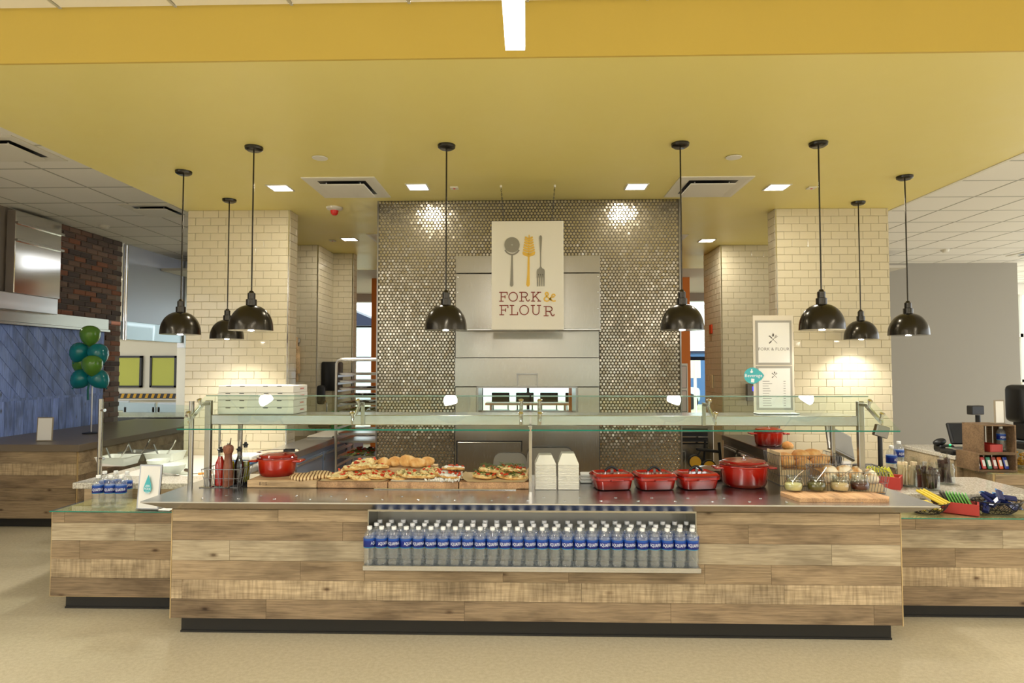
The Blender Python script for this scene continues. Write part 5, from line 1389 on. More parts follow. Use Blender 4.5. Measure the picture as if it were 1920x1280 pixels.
panm = loft(MB(), [(rrect(.46, .61, .02), .0), (rrect(.49, .64, .02), .022), (rrect(.50, .65, .02), .023), (rrect(.485, .635, .02), .0225), (rrect(.455, .605, .02), .003)]).mesh('sheet_pan'); panm.materials.append(M['steel_rack'])
M['crumb'] = mat('dark_bake', S(60, 36, 26), .7)
pans = [(17, 0), (16, 0), (15, 1), (14, 1), (13, 1), (12, 2), (9, 0), (8, 0), (6, 3)]
for q, (i, kd) in enumerate(pans):
    z = .22 + i * .078 + .0225
    lab = ['top empty sheet pan in the rack', 'second empty sheet pan from the top of the rack', 'highest rack pan with dark cookies', 'rack pan with dark cookies below the highest one', 'rack pan with cookies just above the glass edge', 'rack pan with herb bake just above the guard shelf', 'upper empty pan under the guard shelf', 'lower empty pan under the guard shelf', 'lowest visible rack pan with a tomato flatbread'][q]
    o = ob('sheet_pan', panm, None, None, ((RX0 + RX1) / 2, (RY0 + RY1) / 2, z)); tag(o, lab, 'pan', 'sheet pans in the rack')
    if kd:
        mb = MB(); r_ = random.Random(q)
        for n_ in range(40 if kd < 3 else 90):
            s = (.025, .025, .008) if kd == 1 else (.02, .016, .010)
            mb.blob((r_.uniform(-.20, .20), r_.uniform(-.28, .28), .010 + (r_.uniform(0, .03) if kd == 3 else .004)), s, None, .3, 4, 7, 5, n_)
        o2_ = ob('baked_pieces', mb, {1: M['crumb'], 2: M['herb'], 3: M['herb']}[kd], o); o2_['kind'] = 'stuff'
        if kd == 3:
            mb = MB()
            for n_ in range(40): mb.blob((r_.uniform(-.20, .20), r_.uniform(-.28, .28), .034 + r_.uniform(0, .01)), (.018, .014, .008), None, .3, 4, 7, 5, n_)
            o2_ = ob('tomato_pieces', mb, M['tomato'], o); o2_['kind'] = 'stuff'
# ---- wall things
rp = thing('rolling_pin', 'wooden rolling pin hung upright on the cream tile wall', 'rolling pin', (at(557, 715, 7.80).x, 7.80, at(557, 715, 7.80).z))
rp.rotation_euler = (0, -.03, 0)
ob('roller', MB().lathe([(0, .10), (.036, .10), (.040, .106), (.040, .44), (.036, .446), (0, .446)], 24), M['board'], rp)
ob('handle', MB().lathe([(0, 0), (.014, .0), (.018, .03), (.014, .07), (.012, .099), (0, .099)], 16), M['board'], rp)
ob('handle', MB().lathe([(0, .447), (.012, .447), (.016, .49), (.020, .55), (.012, .565), (0, .565)], 16), M['board'], rp)
ob('bracket', MB().box((0, .025, .52), (.07, .03, .06), bevel=.004), M['steel'], rp)
td = thing('towel_dispenser', 'tall black paper towel dispenser on the tiled side wall', 'dispenser', (-2.685, 8.12, 1.34))
ob('case', MB().box((.10, 0, .19), (.20, .30, .38), bevel=.02, seg=2), M['black'], td)
ob('slot', MB().box((.10, -.02, .004), (.14, .2, .01)), M['darksteel'], td)
sd = thing('soap_dispenser', 'small rounded black soap dispenser below the towel dispenser', 'dispenser', (-2.62, 7.838, 1.18))
ob('case', MB().box((0, -.045, .12), (.10, .09, .24), bevel=.03, seg=3), M['black'], sd)
ob('lever', MB().box((0, -.085, .03), (.07, .03, .05), bevel=.01), M['black'], sd)
hs = thing('hand_sink', 'small steel sink against the cream tile wall', 'sink', (-2.52, 7.72, .90))
ob('basin', MB().span((-.17, -.20, .0), (.12, .10, .16), bevel=.02), M['steel'], hs)
ob('tap', MB().tube([(-.02, .06, .16), (-.02, .06, .30), (-.02, 0, .33), (-.02, -.06, .30)], .009, 8), M['chrome'], hs)
cb = thing('control_box', 'grey wall control box with a small blue screen', 'control box', (at(1408, 735, 7.99).x, 7.985, at(1408, 735, 7.99).z))
ob('case', MB().box((0, -.03, 0), (.14, .06, .22), bevel=.006), M['darksteel'], cb)
ob('screen', MB().box((.02, -.061, .045), (.05, .002, .055)), mat('blue_screen', S(70, 70, 230), .3, emit=S(80, 80, 240), estr=1.2), cb)
for nm, px, py, h in (('red', 1339, 617, .12), ('small beige', 1342, 715, .18)):
    p = at(px, py, 8.40); pl = thing('wall_plate', nm + ' fitting on the glossy tile side wall', 'wall fitting', (2.478, 8.40, p.z))
    ob('plate', MB().box((-.012, 0, 0), (.02, .10, h), bevel=.004), M['tomato'] if nm == 'red' else M['parch'], pl)
# ---- right passage: steel cabinet, oven tray, trolley
og = (1.75, 7.3, 0)
uc = thing('steel_cabinet', 'low steel cabinet with an open tray slot in the right passage', 'cabinet', og)
ob('body', MB(og).span((1.42, 7.10, .0), (2.10, 7.7, 1.04), bevel=.004), M['steel'], uc)
ob('tray_slot', MB(og).span((1.44, 7.085, .78), (2.03, 7.10, .96)), M['black'], uc)
for z in (.80, .86, .92): ob('shelf_bar', MB(og).span((1.44, 7.06, z), (2.03, 7.09, z + .012)), M['chrome'], uc)
ob('door', MB(og).span((1.44, 7.08, .10), (1.78, 7.10, .70), bevel=.004), M['steel'], uc)
ob('door_handle', MB(og).span((1.46, 7.06, .66), (1.74, 7.08, .675)), M['chrome'], uc)
tr = thing('hand_trolley', 'folded black hand trolley with yellow wheels in the right passage', 'trolley', (1.95, 6.85, 0))
yel = mat('yellow_wheel', S(206, 156, 30), .5)
for x, z in ((-.13, .62), (.02, .57)):
    w_ = ob('wheel', MB().cyl((x, -.02, z), (x, .02, z), .075, n=28), M['black'], tr)
    ob('hub', MB().lathe([(.062, 0), (.062, .004), (.03, .006), (0, .007)], 24), yel, w_, (x, -.0205, z), (math.pi / 2, 0, 0))
ob('platform', MB().box((.02, .03, .74), (.26, .05, .03), rot=(0, .12, 0), bevel=.008), M['black'], tr)
ob('post', MB().tube([(.16, .02, 0), (.16, .02, .55), (.14, .02, .83)], .016, 8), M['black'], tr)
ob('post', MB().tube([(-.02, .05, 0), (-.02, .05, .60), (.0, .05, .86)], .012, 8), M['black'], tr)
ob('strut', MB().tube([(.16, .02, .55), (.02, 0, .57), (-.13, 0, .62), (-.06, .02, .74)], .010, 6), M['black'], tr)
# ---- beyond the oven mouth: high stools and table
def stool(x, y, label):
    t = thing('bar_stool', label, 'stool', (x, y, 0), 0, 'dark stools seen through the oven mouth')
    for a in (-1, 1):
        for b in (-1, 1): ob('leg', MB().cyl((a * .18, b * .18, 0), (a * .15, b * .15, .75), .014, n=8), M['black'], t)
    ob('seat', MB().box((0, 0, .77), (.38, .38, .04), bevel=.015), M['black'], t)
    ob('backrest', MB().box((0, .17, 1.02), (.36, .03, .22), bevel=.012), M['black'], t)
    for a in (-1, 1): ob('back_post', MB().cyl((a * .15, .17, .77), (a * .15, .17, .95), .012, n=8), M['black'], t)
for px, lab in ((938, 'dark stool at the left seen through the oven mouth'), (984, 'dark stool in the middle seen through the oven mouth'), (1030, 'dark stool right of the middle seen through the oven mouth'), (1078, 'dark stool at the right seen through the oven mouth')):
    stool(at(px, 740, 12.3).x, 12.3, lab)
ht = thing('high_table', 'pale high table seen through the oven mouth', 'table', (0, 11.75, 0))
ob('top', MB().box((0, 0, .95), (1.6, .4, .04), bevel=.005), M['white'], ht)
for a in (-.7, .7): ob('leg', MB().cyl((a, 0, 0), (a, 0, .93), .03, n=12), M['steel_rack'], ht)
# ---- picture frame on the orange wall, outside blocks
pf = thing('framed_notice', 'white-framed notice pair on the orange wall', 'frame', (at(1279, 775, 10.88).x, 10.88, at(1279, 775, 10.88).z))
ob('frame', MB().span((-.13, -.02, 0), (.10, .015, .87), bevel=.004), M['white'], pf)
for z0, z1 in ((.03, .40), (.44, .83)):
    ob('edge', MB().span((-.105, -.0225, z0), (.08, -.019, z1)), M['black'], pf); ob('sheet', MB().span((-.098, -.024, z0 + .008), (.073, -.022, z1 - .008)), mat('pinkish_sheet', S(214, 198, 190), .6), pf)
def block(name, label, cat, a, b, mt):
    o = thing(name, label, cat, ((a[0] + b[0]) / 2, (a[1] + b[1]) / 2, 0)); ob('wall', MB(o.location).span(a, b), mt, o); return o
bl_ = block('far_building', 'pale building with a navy sloping roof outside the far window', 'building', (-9.5, 26, 0), (-5.2, 29, 3.35), mat('pale_clad', S(206, 222, 232), .6))
ob('roof', MB(bl_.location).add([(-9.6, 25.9, 3.35), (-5.9, 25.9, 3.35), (-9.6, 25.9, 4.9), (-9.6, 29.1, 3.35), (-5.9, 29.1, 3.35), (-9.6, 29.1, 4.9)], [(0, 1, 2), (5, 4, 3), (0, 3, 4, 1), (1, 4, 5, 2), (2, 5, 3, 0)]), navy, bl_)
bl2 = block('far_building', 'blue building across the street seen through the right back window', 'building', (5.8, 27, 0), (9.5, 30, 2.2), mat('street_blue', S(70, 110, 160), .6))
ob('roof', MB(bl2.location).span((5.7, 26.9, 2.2), (9.6, 30.1, 2.3)), navy, bl2)
st_ = thing('street_sign', 'white street sign on a post seen through the right back window', 'sign', (5.62, 21, 0))
ob('post', MB().cyl((0, 0, 0), (0, 0, 1.8), .05, n=8), M['white'], st_); ob('plate', MB().box((0, 0, 1.55), (.36, .05, .60), bevel=.01), M['white'], st_)
car = thing('parked_car', 'pale parked car seen through the right back window', 'car', (5.45, 24.5, 0))
ob('body', MB().box((0, 0, .55), (2.2, 1.6, .55), bevel=.12, seg=2), mat('car_paint', S(196, 216, 224), .3), car)
ob('cabin', loft(MB(), [(rrect(1.5, 1.45, .1), .80), (rrect(1.0, 1.25, .1), 1.25)]), mat('car_glass', S(90, 120, 136), .1), car)
for a in (-.7, .7): ob('wheel', MB().cyl((a, -.82, .3), (a, -.70, .3), .3, n=18), M['black'], car)

# ================================================================== LEFT SIDE
# balloons on a pole
bp = Vector((at(172, 760, 7.3).x, 7.3, .8585))
po = thing('balloon_pole', 'thin clear pole with a tassel carrying the balloon bunch', 'pole', bp)
ob('rod', MB().cyl((0, 0, 0), (0, 0, 1.0), .008, n=10), M['steel_rack'], po)
ob('base', MB().lathe([(0, 0), (.09, 0), (.09, .012), (.02, .02), (0, .02)], 20), M['black'], po)
ob('tassel', MB().tube([(-.02, -.02, .62), (-.03, -.03, .52), (-.025, -.03, .40)], .012, 6), mat('tassel_teal', S(30, 110, 110), .6), po)
BT, BG = mat('teal_balloon', S(18, 128, 138), .15, coat=.3), mat('green_balloon', S(92, 142, 52), .15, coat=.3)
BAL = [(169, 629, BG, 'green balloon at the very top of the bunch', 0), (149, 661, BT, 'teal balloon upper left in the bunch', -.5), (185, 663, BT, 'teal balloon upper right in the bunch', .5), (173, 685, BG, 'green balloon in front in the middle of the bunch', 0),
       (154, 681, BG, 'green balloon half hidden behind the middle of the bunch', -.4), (151, 711, BT, 'teal balloon lower left in the bunch', -.7), (186, 711, BT, 'teal balloon lower right in the bunch', .7)]
for i, (px, py, mt, lab, ti) in enumerate(BAL):
    Y = 7.3 - (.10 if i == 3 else 0) + (.10 if i == 4 else 0)
    c = at(px, py, Y); b = thing('balloon', lab, 'balloon', c, 0, 'balloons on the pole'); b.rotation_euler = (0, -ti, 0)
    ob('skin', MB().lathe([(0, -.132), (.012, -.130), (.05, -.105), (.088, -.06), (.106, -.01), (.110, .03), (.100, .07), (.070, .103), (.035, .118), (0, .121)], 28), mt, b, smooth=80)
    ob('knot', MB().lathe([(.014, -.146), (.004, -.136), (.004, -.131)], 10), mt, b)
# framed cards
def card(name, label, loc, w, h, rz, tilt, mt, foot=True):
    t = thing(name, label, 'sign', loc, rz)
    ob('frame', MB().box((0, 0, h / 2), (w, .010, h), bevel=.002), mt, t, rot=(tilt, 0, 0))
    ob('sheet', MB().box((0, -.0055, h / 2), (w - .022, .001, h - .022)), M['paper'], t, rot=(tilt, 0, 0))
    if foot: ob('foot', MB().box((0, .02, .004), (w, .07, .006), bevel=.002), mt, t)
    return t
M['frameacryl'] = mat('frame_metal', S(150, 138, 118), .4)
p = at(83, 829, 6.55); card('framed_card', 'blank card in a tan frame on the far bar', (p.x, 6.55, .8585), .165, .255, .1, -.05, M['frameacryl'])
dsn = card('framed_card', 'framed card with a teal water drop on the low left counter', (at(277, 950, 4.21).x, 4.21, .6835), .168, .305, -.10, -.10, M['darksteel'])
dr = MB(); P = [(.030 * math.cos(a), .030 * math.sin(a) * 1.05) for a in (math.radians(q) for q in range(150, 391, 12))] + [(.022, .032), (.010, .065), (0, .092), (-.010, .065), (-.022, .032)]
dr.prism(P, -.0072, -.0062, 'XZ'); ob('drop_print', dr, teal, dsn, (0, 0, .145), (-.10, 0, 0))
ob('lettering', text_mb('PERK', .024), M['print'], dsn, (0, -.0078, .142), (-.10, 0, 0), smooth=0)
ul = MB()
for z, w in ((.168, .030), (.160, .036), (.122, .040), (.114, .034)): ul.box((0, 0, z - .14), (w, .0004, .003))
ob('print_lines', ul, M['print'], dsn, (0, -.0078, .14), (-.10, 0, 0), smooth=0)
lf_ = ob('leaflet', MB().box((0, 0, .003), (.22, .10, .004), rot=(0, .02, 0)), M['paper'], None, (at(300, 947, 4.24).x, 4.245, .684), (0, 0, -.12)); tag(lf_, 'pale leaflet lying before the framed drop card', 'leaflet')
# queue post
qp = thing('queue_post', 'black queue barrier post with a belt behind the far bar', 'barrier', (at(128, 800, 9.45).x, 9.45, 0))
ob('post', MB().cyl((0, 0, 0), (0, 0, .86), .036, n=14), M['black'], qp)
ob('head', MB().cyl((0, 0, .83), (0, 0, .94), .052, n=14), M['black'], qp)
ob('base', MB().lathe([(0, 0), (.17, 0), (.17, .02), (.05, .05), (0, .05)], 24), M['black'], qp)
ob('belt', MB().span((.05, -.003, .80), (3.2, .003, .87)), M['black'], qp)
# steel duct box and board on the left wall
dk = thing('steel_hood', 'upright steel duct casing on the brick wall', 'duct', (LX, 7.0, 2.2))
o_ = (LX, 7.0, 2.2)
za, zb2 = 2.50, 3.46
ob('casing', MB(o_).span((LX + .01, 6.9, za), (LX + .12, 7.60, zb2), bevel=.006), M['chrome'], dk)
ob('lower_box', MB(o_).span((LX + .01, 6.6, 2.30), (LX + .16, 7.52, 2.495), bevel=.006), M['steel_rack'], dk)
for z in (3.10, 3.30): ob('rail', MB(o_).span((LX + .11, 6.9, z), (LX + .15, 7.62, z + .03), bevel=.004), M['chrome'], dk)
bdp = thing('steel_shutter', 'pale steel shutter panel hanging above the kitchen opening', 'shutter', (LX, 9.9, 2.3))
o_ = (LX, 9.9, 2.3)
ob('panel', MB(o_).span((LX - .06, 9.06, 2.33), (LX - .02, 10.55, GRID - .01)), mat('shutter_grey', S(176, 180, 190), .35, .3), bdp)
ob('lower_strip', MB(o_).span((LX - .065, 9.04, 2.06), (LX - .01, 10.60, 2.335), bevel=.004), mat('strip_pale', S(204, 222, 232), .3, .3), bdp)
for y in (9.02, 9.07): ob('side_rail', MB(o_).cyl((LX, y, 2.05), (LX, y, GRID - .01), .012, n=8), M['chrome'], bdp)
ob('end_casing', MB(o_).span((LX - .1, 10.60, 1.98), (LX + .02, 10.84, GRID - .01)), M['darksteel'], bdp)
# kitchen beyond
for px0, px1, w in ((219, 268, 'left'), (282.5, 333, 'right')):
    a, b = at(px0, 726, 12.98), at(px1, 667, 12.98)
    y_ = thing('wall_panel', 'yellow-green panel in a black frame, the %s one of two' % w, 'framed panel', ((a.x + b.x) / 2, 12.98, a.z), 0, 'yellow-green framed panels in the kitchen')
    W_, Hh = b.x - a.x, b.z - a.z
    for sx0, sx1, sz0, sz1 in ((-W_ / 2, W_ / 2, 0, .04), (-W_ / 2, W_ / 2, Hh - .04, Hh), (-W_ / 2, -W_ / 2 + .04, 0, Hh), (W_ / 2 - .04, W_ / 2, 0, Hh)):
        ob('frame_side', MB().span((sx0, -.05, sz0), (sx1, .015, sz1)), M['black'], y_)
    ob('panel', MB().span((-W_ / 2 + .03, -.03, .03), (W_ / 2 - .03, .01, Hh - .03)), mat('yellow_green_paper', S(196, 200, 96), .7), y_)
hz = thing('hazard_strip', 'black and yellow striped strip along the kitchen ledge', 'strip', (at(276, 742, 12.88).x, 12.88, at(276, 742, 12.88).z))
ob('strip', MB().span((-.85, -.006, -.05), (.85, .0, .05)), M['black'], hz)
zz = MB()
for i in range(13): zz.add([(-.83 + i * .13, -.0075, -.045), (-.77 + i * .13, -.0075, -.045), (-.74 + i * .13, -.0075, .045), (-.80 + i * .13, -.0075, .045), (-.83 + i * .13, -.006, -.045), (-.77 + i * .13, -.006, -.045), (-.74 + i * .13, -.006, .045), (-.80 + i * .13, -.006, .045)], [(0, 1, 2, 3), (0, 4, 5, 1), (1, 5, 6, 2), (2, 6, 7, 3), (3, 7, 4, 0)])
stuff('stripes', zz, yel, hz, 0)
pp = thing('white_pipe', 'white pipe running along the kitchen wall', 'pipe', (-8.0, 12.9, 2.25))
ob('run', MB().cyl((-1.4, 0, .06), (1.55, 0, -.10), .05, n=12), M['white'], pp)
ob('upper_duct', MB().span((-1.4, -.12, .16), (1.70, .05, .30)), M['white'], pp)
def wchair(x, y, label):
    t = thing('white_chair', label, 'chair', (x, y, 0), 0, 'white chairs in the kitchen beyond')
    cm = mat('chair_white', S(196, 206, 214), .4)
    ob('backrest', MB().box((0, 0, .87), (.62, .04, .20), bevel=.02).box((0, 0, .61), (.62, .04, .07), bevel=.015).box((-.28, 0, .73), (.06, .04, .3)).box((.28, 0, .73), (.06, .04, .3)), cm, t)
    ob('seat', MB().box((0, -.25, .44), (.60, .52, .05), bevel=.015), cm, t)
    for a in (-.26, .26):
        for b in (-.45, -.02): ob('leg', MB().cyl((a, b, 0), (a, b, .44), .018, n=8), cm, t)
wchair(at(262, 770, 11.6).x, 11.6, 'white open-backed chair in the middle of the kitchen view')
wchair(at(325, 770, 11.6).x, 11.6, 'white open-backed chair beside the left tiled column')
wchair(at(215, 770, 12.2).x, 12.2, 'white chair half hidden by the brick corner')
kt = thing('kitchen_worktop', 'long pale worktop beyond the side guard', 'worktop', (-6.9, 10.2, 0))
ob('top', MB().box((.3, 0, .83), (3.4, .9, .05), bevel=.005), M['stone'], kt); ob('front', MB().box((.3, .02, .40), (3.3, .8, .8)), mat('kitchen_grey', S(120, 112, 100), .6), kt)
# bowls, pans and utensils on the salad counter
def bowl(px, py, Y, r, label, mt=None):
    p = at(px, py, Y); t = ob('white_bowl', MB().lathe([(0, 0), (r * .5, 0), (r * .55, .006), (r * .9, r * .45), (r, r * .75), (r * .97, r * .76), (r * .86, r * .46), (0, .012)], 28), mt or M['paper'], None, (p.x, Y, .7905)); tag(t, label, 'bowl', 'white bowls on the salad counter')
bowl(322, 890, 4.98, .105, 'white bowl behind the framed drop card'); bowl(296, 884, 5.30, .09, 'white bowl half hidden by the drop card')
def insert_pan(px, Y, label):
    p = at(px, 860, Y); t = thing('food_pan', label, 'pan', (p.x, Y, .7905), 0, 'food pans on the salad counter')
    ob('pan', loft(MB(), [(rrect(.24, .20, .02), 0), (rrect(.28, .24, .02), .075), (rrect(.29, .25, .02), .077), (rrect(.26, .22, .02), .074), (rrect(.23, .19, .02), .01)]), M['darksteel'] if 'dark' in label else M['paper'], t)
    ob('ladle', MB().tube([(.0, 0, .03), (.08, -.02, .14), (.11, -.03, .19)], .008, 6), M['chrome'], t)
    ob('ladle', MB().tube([(-.06, 0, .03), (-.10, -.02, .15)], .007, 6), M['darksteel'], t)
insert_pan(222, 5.45, 'white food pan nearest the far bar'); insert_pan(262, 5.75, 'dark food pan with crossed ladles'); insert_pan(310, 5.70, 'white food pan near the glass post')
kn = thing('long_spoon', 'long spoon with an orange wooden handle on the white counter', 'spoon', (at(372, 885, 4.95).x, 4.95, .792), .25)
ob('handle', MB().cyl((.0, 0, .008), (.10, 0, .012), .009, n=10), mat('orange_wood', S(222, 150, 60), .5), kn); ob('shaft', MB().cyl((-.14, 0, .006), (0, 0, .008), .004, n=8), M['chrome'], kn); ob('bowl', MB().blob((-.16, 0, .008), (.03, .02, .007)), M['chrome'], kn)
tw = thing('folded_towels', 'folded white towels with a blue stripe behind the orange-red pot', 'towel', (at(461, 858, 5.35).x, 5.35, .7905))
for i in range(3): ob('towel', MB().box((0, 0, .02 + i * .036), (.22, .24, .034), bevel=.012, seg=2), M['paper'] if i != 1 else mat('blue_towel', S(70, 110, 160), .8), tw)
# ================================================================== RIGHT SIDE
CZ = .7755            # stone top of the pickup counter
def drawer_box(loc, rz, packets, label, n, s=1.0):
    t = thing('red_drawer_box', label, 'box', loc, rz, 'worn red wooden drawer boxes')
    W_, D_, H_ = .125 * s, .20 * s, .068 * s
    for nm, c, sz in (('side', (-W_ / 2 + .005, 0, H_ / 2), (.010, D_, H_)), ('side', (W_ / 2 - .005, 0, H_ / 2), (.010, D_, H_)), ('end', (0, -D_ / 2 + .006, H_ / 2), (W_ - .0205, .012, H_)), ('end', (0, D_ / 2 - .006, H_ / 2), (W_ - .0205, .012, H_)), ('bottom', (0, 0, .004), (W_ - .021, D_ - .025, .008))):
        ob(nm, MB().box(c, sz, bevel=.0015), M['redbox'], t)
    ob('pull_knob', MB().lathe([(.004, 0), (.004, .006), (.010, .010), (.010, .015), (0, .018)], 14), M['darksteel'], t, (W_ / 2, -.02, H_ / 2), (0, math.pi / 2, 0))
    for i in range(n):
        q = ob('packet', MB().box((0, 0, .062), (.088 * s, .006, .118 * s)), packets[0] if i < n - 2 else packets[1], t, (0, (-.078 + i * .0165) * s, .014), (-.42, 0, 0))
        ob('stripe', MB().box((.012 * (i % 3) - .01, -.0034, .085), (.05, .0006, .012)), packets[2], q)
    return t
PK = lambda nm, c: mat(nm, c, .45)
dark_card = PK('dark_card', S(70, 62, 48))
p = on(1667, 917, CZ)
drawer_box((p.x, p.y + .10, CZ + .0005), .95, (PK('yellow_packet', S(206, 206, 40)), dark_card, PK('olive_line', S(120, 116, 20))), 'red drawer box of yellow packets beside the jar board', 9, 1.3)
# ---- glass jars of wrapped treats
def treat_jar(px, py, r, h, fillmat, label, tall, n=14):
    p = on(px, py, CZ); t = thing('treat_jar', label, 'jar', (p.x, p.y + r, CZ + .0005), 0, 'glass jars of wrapped treats')
    ob('glass_body', MB().lathe([(0, .002), (r * .85, 0), (r, .012), (r, h * .72), (r * .86, h * .80), (r * .86, h * .86), (r * .94, h * .88), (r * .94, h), (r * .90, h), (r * .82, h * .82), (r * .95, h * .70), (r * .95, .015), (0, .008)], 28), M['jar'], t)
    rr = random.Random(px)
    for i in range(n):
        a = i * 2.4; q = r * .68 * math.sqrt((i + .5) / n); L = h * .8 + rr.uniform(0, tall)
        s = ob('wrapped_treat', MB().box((0, 0, L / 2), (.026, .012, L), bevel=.004), fillmat, t, (math.cos(a) * q, math.sin(a) * q, .012), (rr.uniform(-.14, .14), rr.uniform(-.14, .14), a))
        ob('wrapper_end', MB().box((0, 0, L + .016), (.036, .004, .036), bevel=.001), M['wrap'], s)
    ob('clip', MB().tube([(r * .94, -.006, h * .93), (r + .012, -.008, h * .65), (r + .004, 0, h * .5), (r + .012, .008, h * .65), (r * .94, .006, h * .93)], .0016, 5), M['chrome'], t)
cream, choc = mat('cream_biscuit', S(226, 206, 172), .5), mat('chocolate_biscuit', S(66, 44, 34), .45)
treat_jar(1711, 914, .072, .16, cream, 'glass jar of cream wrapped biscuits behind the wire bowl', .05)
treat_jar(1752, 921, .078, .15, choc, 'wide glass jar of dark wrapped biscuits', .035, 18)
treat_jar(1783, 910, .066, .16, choc, 'glass jar with one tall dark wrapped biscuit sticking out', .07, 10)
# ---- low right counter: wire bowls and green packets
LZ = .6735
def wire_bowl(px, r, h, label, mt, group, Y):
    p = at(px, 950, Y); t = thing('wire_bowl', label, 'bowl', (p.x, Y, LZ), 0, 'black wire bowls of snacks')
    ob('rim', MB().tube([(r * math.cos(a), r * math.sin(a) * .72, h) for a in (i * math.pi / 20 for i in range(40))], .0035, 6, True), mt, t)
    w_ = MB()
    for i in range(22):
        a = i * math.pi / 11
        for tw_ in (.5, -.5):
            w_.tube([((r * (.55 + .45 * q ** .6)) * math.cos(a + tw_ * q), (r * (.55 + .45 * q ** .6)) * math.sin(a + tw_ * q) * .72, .003 + (h - .003) * q) for q in (0, .25, .5, .75, 1)], .0018, 5)
    w_.tube([(r * .55 * math.cos(a), r * .55 * math.sin(a) * .72, .003) for a in (i * math.pi / 14 for i in range(28))], .003, 5, True)
    o = ob('wires', w_, mt, t); o['kind'] = 'stuff'
    return p.x, t
def snack(loc, rot, mt, label, group, s=(.075, .028, .016), tip=None):
    t = thing('snack_packet', label, 'snack', loc, 0, group); t.rotation_euler = rot
    ob('wrapper', loft(MB(), [([(-s[0] / 2, -s[1] * .35), (s[0] / 2, -s[1] * .35), (s[0] / 2, s[1] * .35), (-s[0] / 2, s[1] * .35)], -s[2] / 2), ([(-s[0] / 2, -s[1] / 2), (s[0] / 2, -s[1] / 2), (s[0] / 2, s[1] / 2), (-s[0] / 2, s[1] / 2)], 0), ([(-s[0] / 2, -s[1] * .35), (s[0] / 2, -s[1] * .35), (s[0] / 2, s[1] * .35), (-s[0] / 2, s[1] * .35)], s[2] / 2)]), mt, t)
    if tip: ob('end_seal', MB().box((s[0] / 2 + .008, 0, 0), (.016, s[1], .003)), tip, t)
rs = random.Random(9)
WH = ['front', 'left', 'right', 'back', 'middle', 'upper left', 'upper right', 'top', 'front left', 'front right', 'back left', 'back right', 'topmost', 'deepest']
X0, _ = wire_bowl(1738, .135, .072, 'black wire bowl of yellow wrapped snacks under the steel overhang', M['blackwire'], '', 4.30)
yw, yb_m = mat('yellow_wrapper', S(226, 200, 70), .3), mat('silver_wrapper', S(190, 186, 170), .25, .3)
for i in range(10):
    a = i * 2.4; q = .085 * math.sqrt((i + .3) / 10)
    snack((X0 + q * math.cos(a), 4.30 + q * math.sin(a) * .65, LZ + .028 + (i % 4) * .018), (rs.uniform(-.5, .5), rs.uniform(-.5, .5), rs.uniform(0, 3)), yw if i % 3 else yb_m, ('yellow' if i % 3 else 'silver') + ' wrapped snack in the yellow bowl, ' + WH[i], 'wrapped snacks in the yellow bowl')
for i in range(3):
    snack((X0 + .02 + i * .022, 4.30, LZ + .105 + i * .004), (0, .5, -.5 + i * .1), yw, ['long yellow bar lying across the yellow bowl', 'long yellow bar leaning out beside the first', 'long yellow bar nearest the green packets'][i], 'long yellow bars on the yellow bowl', (.17, .022, .016))
p = at(1801, 950, 4.31)
drawer_box((p.x, 4.32, LZ + .0005), .95, (PK('green_packet', S(104, 176, 76)), dark_card, PK('green_line', S(60, 120, 40))), 'red drawer box of green packets between the wire bowls', 9, 1.08)
X1, _ = wire_bowl(1869, .155, .085, 'black wire bowl heaped with blue wrapped snacks', M['blackwire'], '', 4.31)
bw_, bt_ = mat('navy_wrapper', S(24, 34, 84), .3), mat('sky_wrapper', S(70, 140, 206), .3)
for i in range(14):
    a = i * 2.4; q = .115 * math.sqrt((i + .3) / 14)
    snack((X1 + q * math.cos(a), 4.31 + q * math.sin(a) * .6, LZ + .038 + (13 - i) * .005 + (i % 3) * .014), (rs.uniform(-.6, .6), rs.uniform(-.6, .3), rs.uniform(0, 3)), bw_, 'navy wrapped snack in the blue bowl, %s' % WH[i], 'wrapped snacks in the blue bowl', (.09, .04, .022), bt_)
# ---- order screen and things at the end of the guard
ps = thing('order_screen', 'tilted grey touch screen on a stand behind the bread baskets', 'screen', (at(1575, 870, 4.85).x, 4.85, CZ + .0005))
ob('stand', MB().span((-.05, -.05, 0), (.05, .06, .02), bevel=.005).cyl((0, 0, .02), (0, .02, .22), .02, n=12), M['black'], ps)
sc_ = ob('panel', MB().box((0, 0, 0), (.27, .028, .22), bevel=.008), M['darksteel'], ps, (0, 0, .30), (-.5, .42, .35))
ob('display', MB().box((0, -.0148, .004), (.24, .001, .18)), mat('grey_display', S(120, 118, 112), .2), sc_)
cd2 = card('framed_card', 'narrow white card standing behind the lower bread basket', (at(1587, 868, 4.80).x, 4.80, CZ + .0005), .07, .17, 0, 0, M['white'])
pr_ = thing('receipt_printer', 'black receipt printer behind the lower bread basket', 'printer', (at(1628, 880, 4.92).x, 4.92, CZ + .0005))
ob('case', MB().box((0, 0, .06), (.16, .18, .12), bevel=.012, seg=2), M['black'], pr_); ob('slot', MB().box((0, -.05, .121), (.10, .008, .004)), M['darksteel'], pr_)
bk = thing('card_reader_post', 'black customer display on a pole at the end of the guard', 'display', (at(1651, 868, 4.84).x, 4.84, CZ + .0005))
ob('pole', MB().cyl((0, 0, 0), (0, 0, .36), .017, n=12), M['black'], bk); ob('head', MB().box((.01, 0, .39), (.10, .05, .09), rot=(0, .3, 0), bevel=.006), M['darksteel'], bk); ob('base', MB().box((0, 0, .008), (.12, .12, .016), bevel=.004), M['black'], bk)
M['crate'] = wood('crate_wood', S(104, 78, 48), S(70, 50, 30), S(132, 102, 66), knots=False)
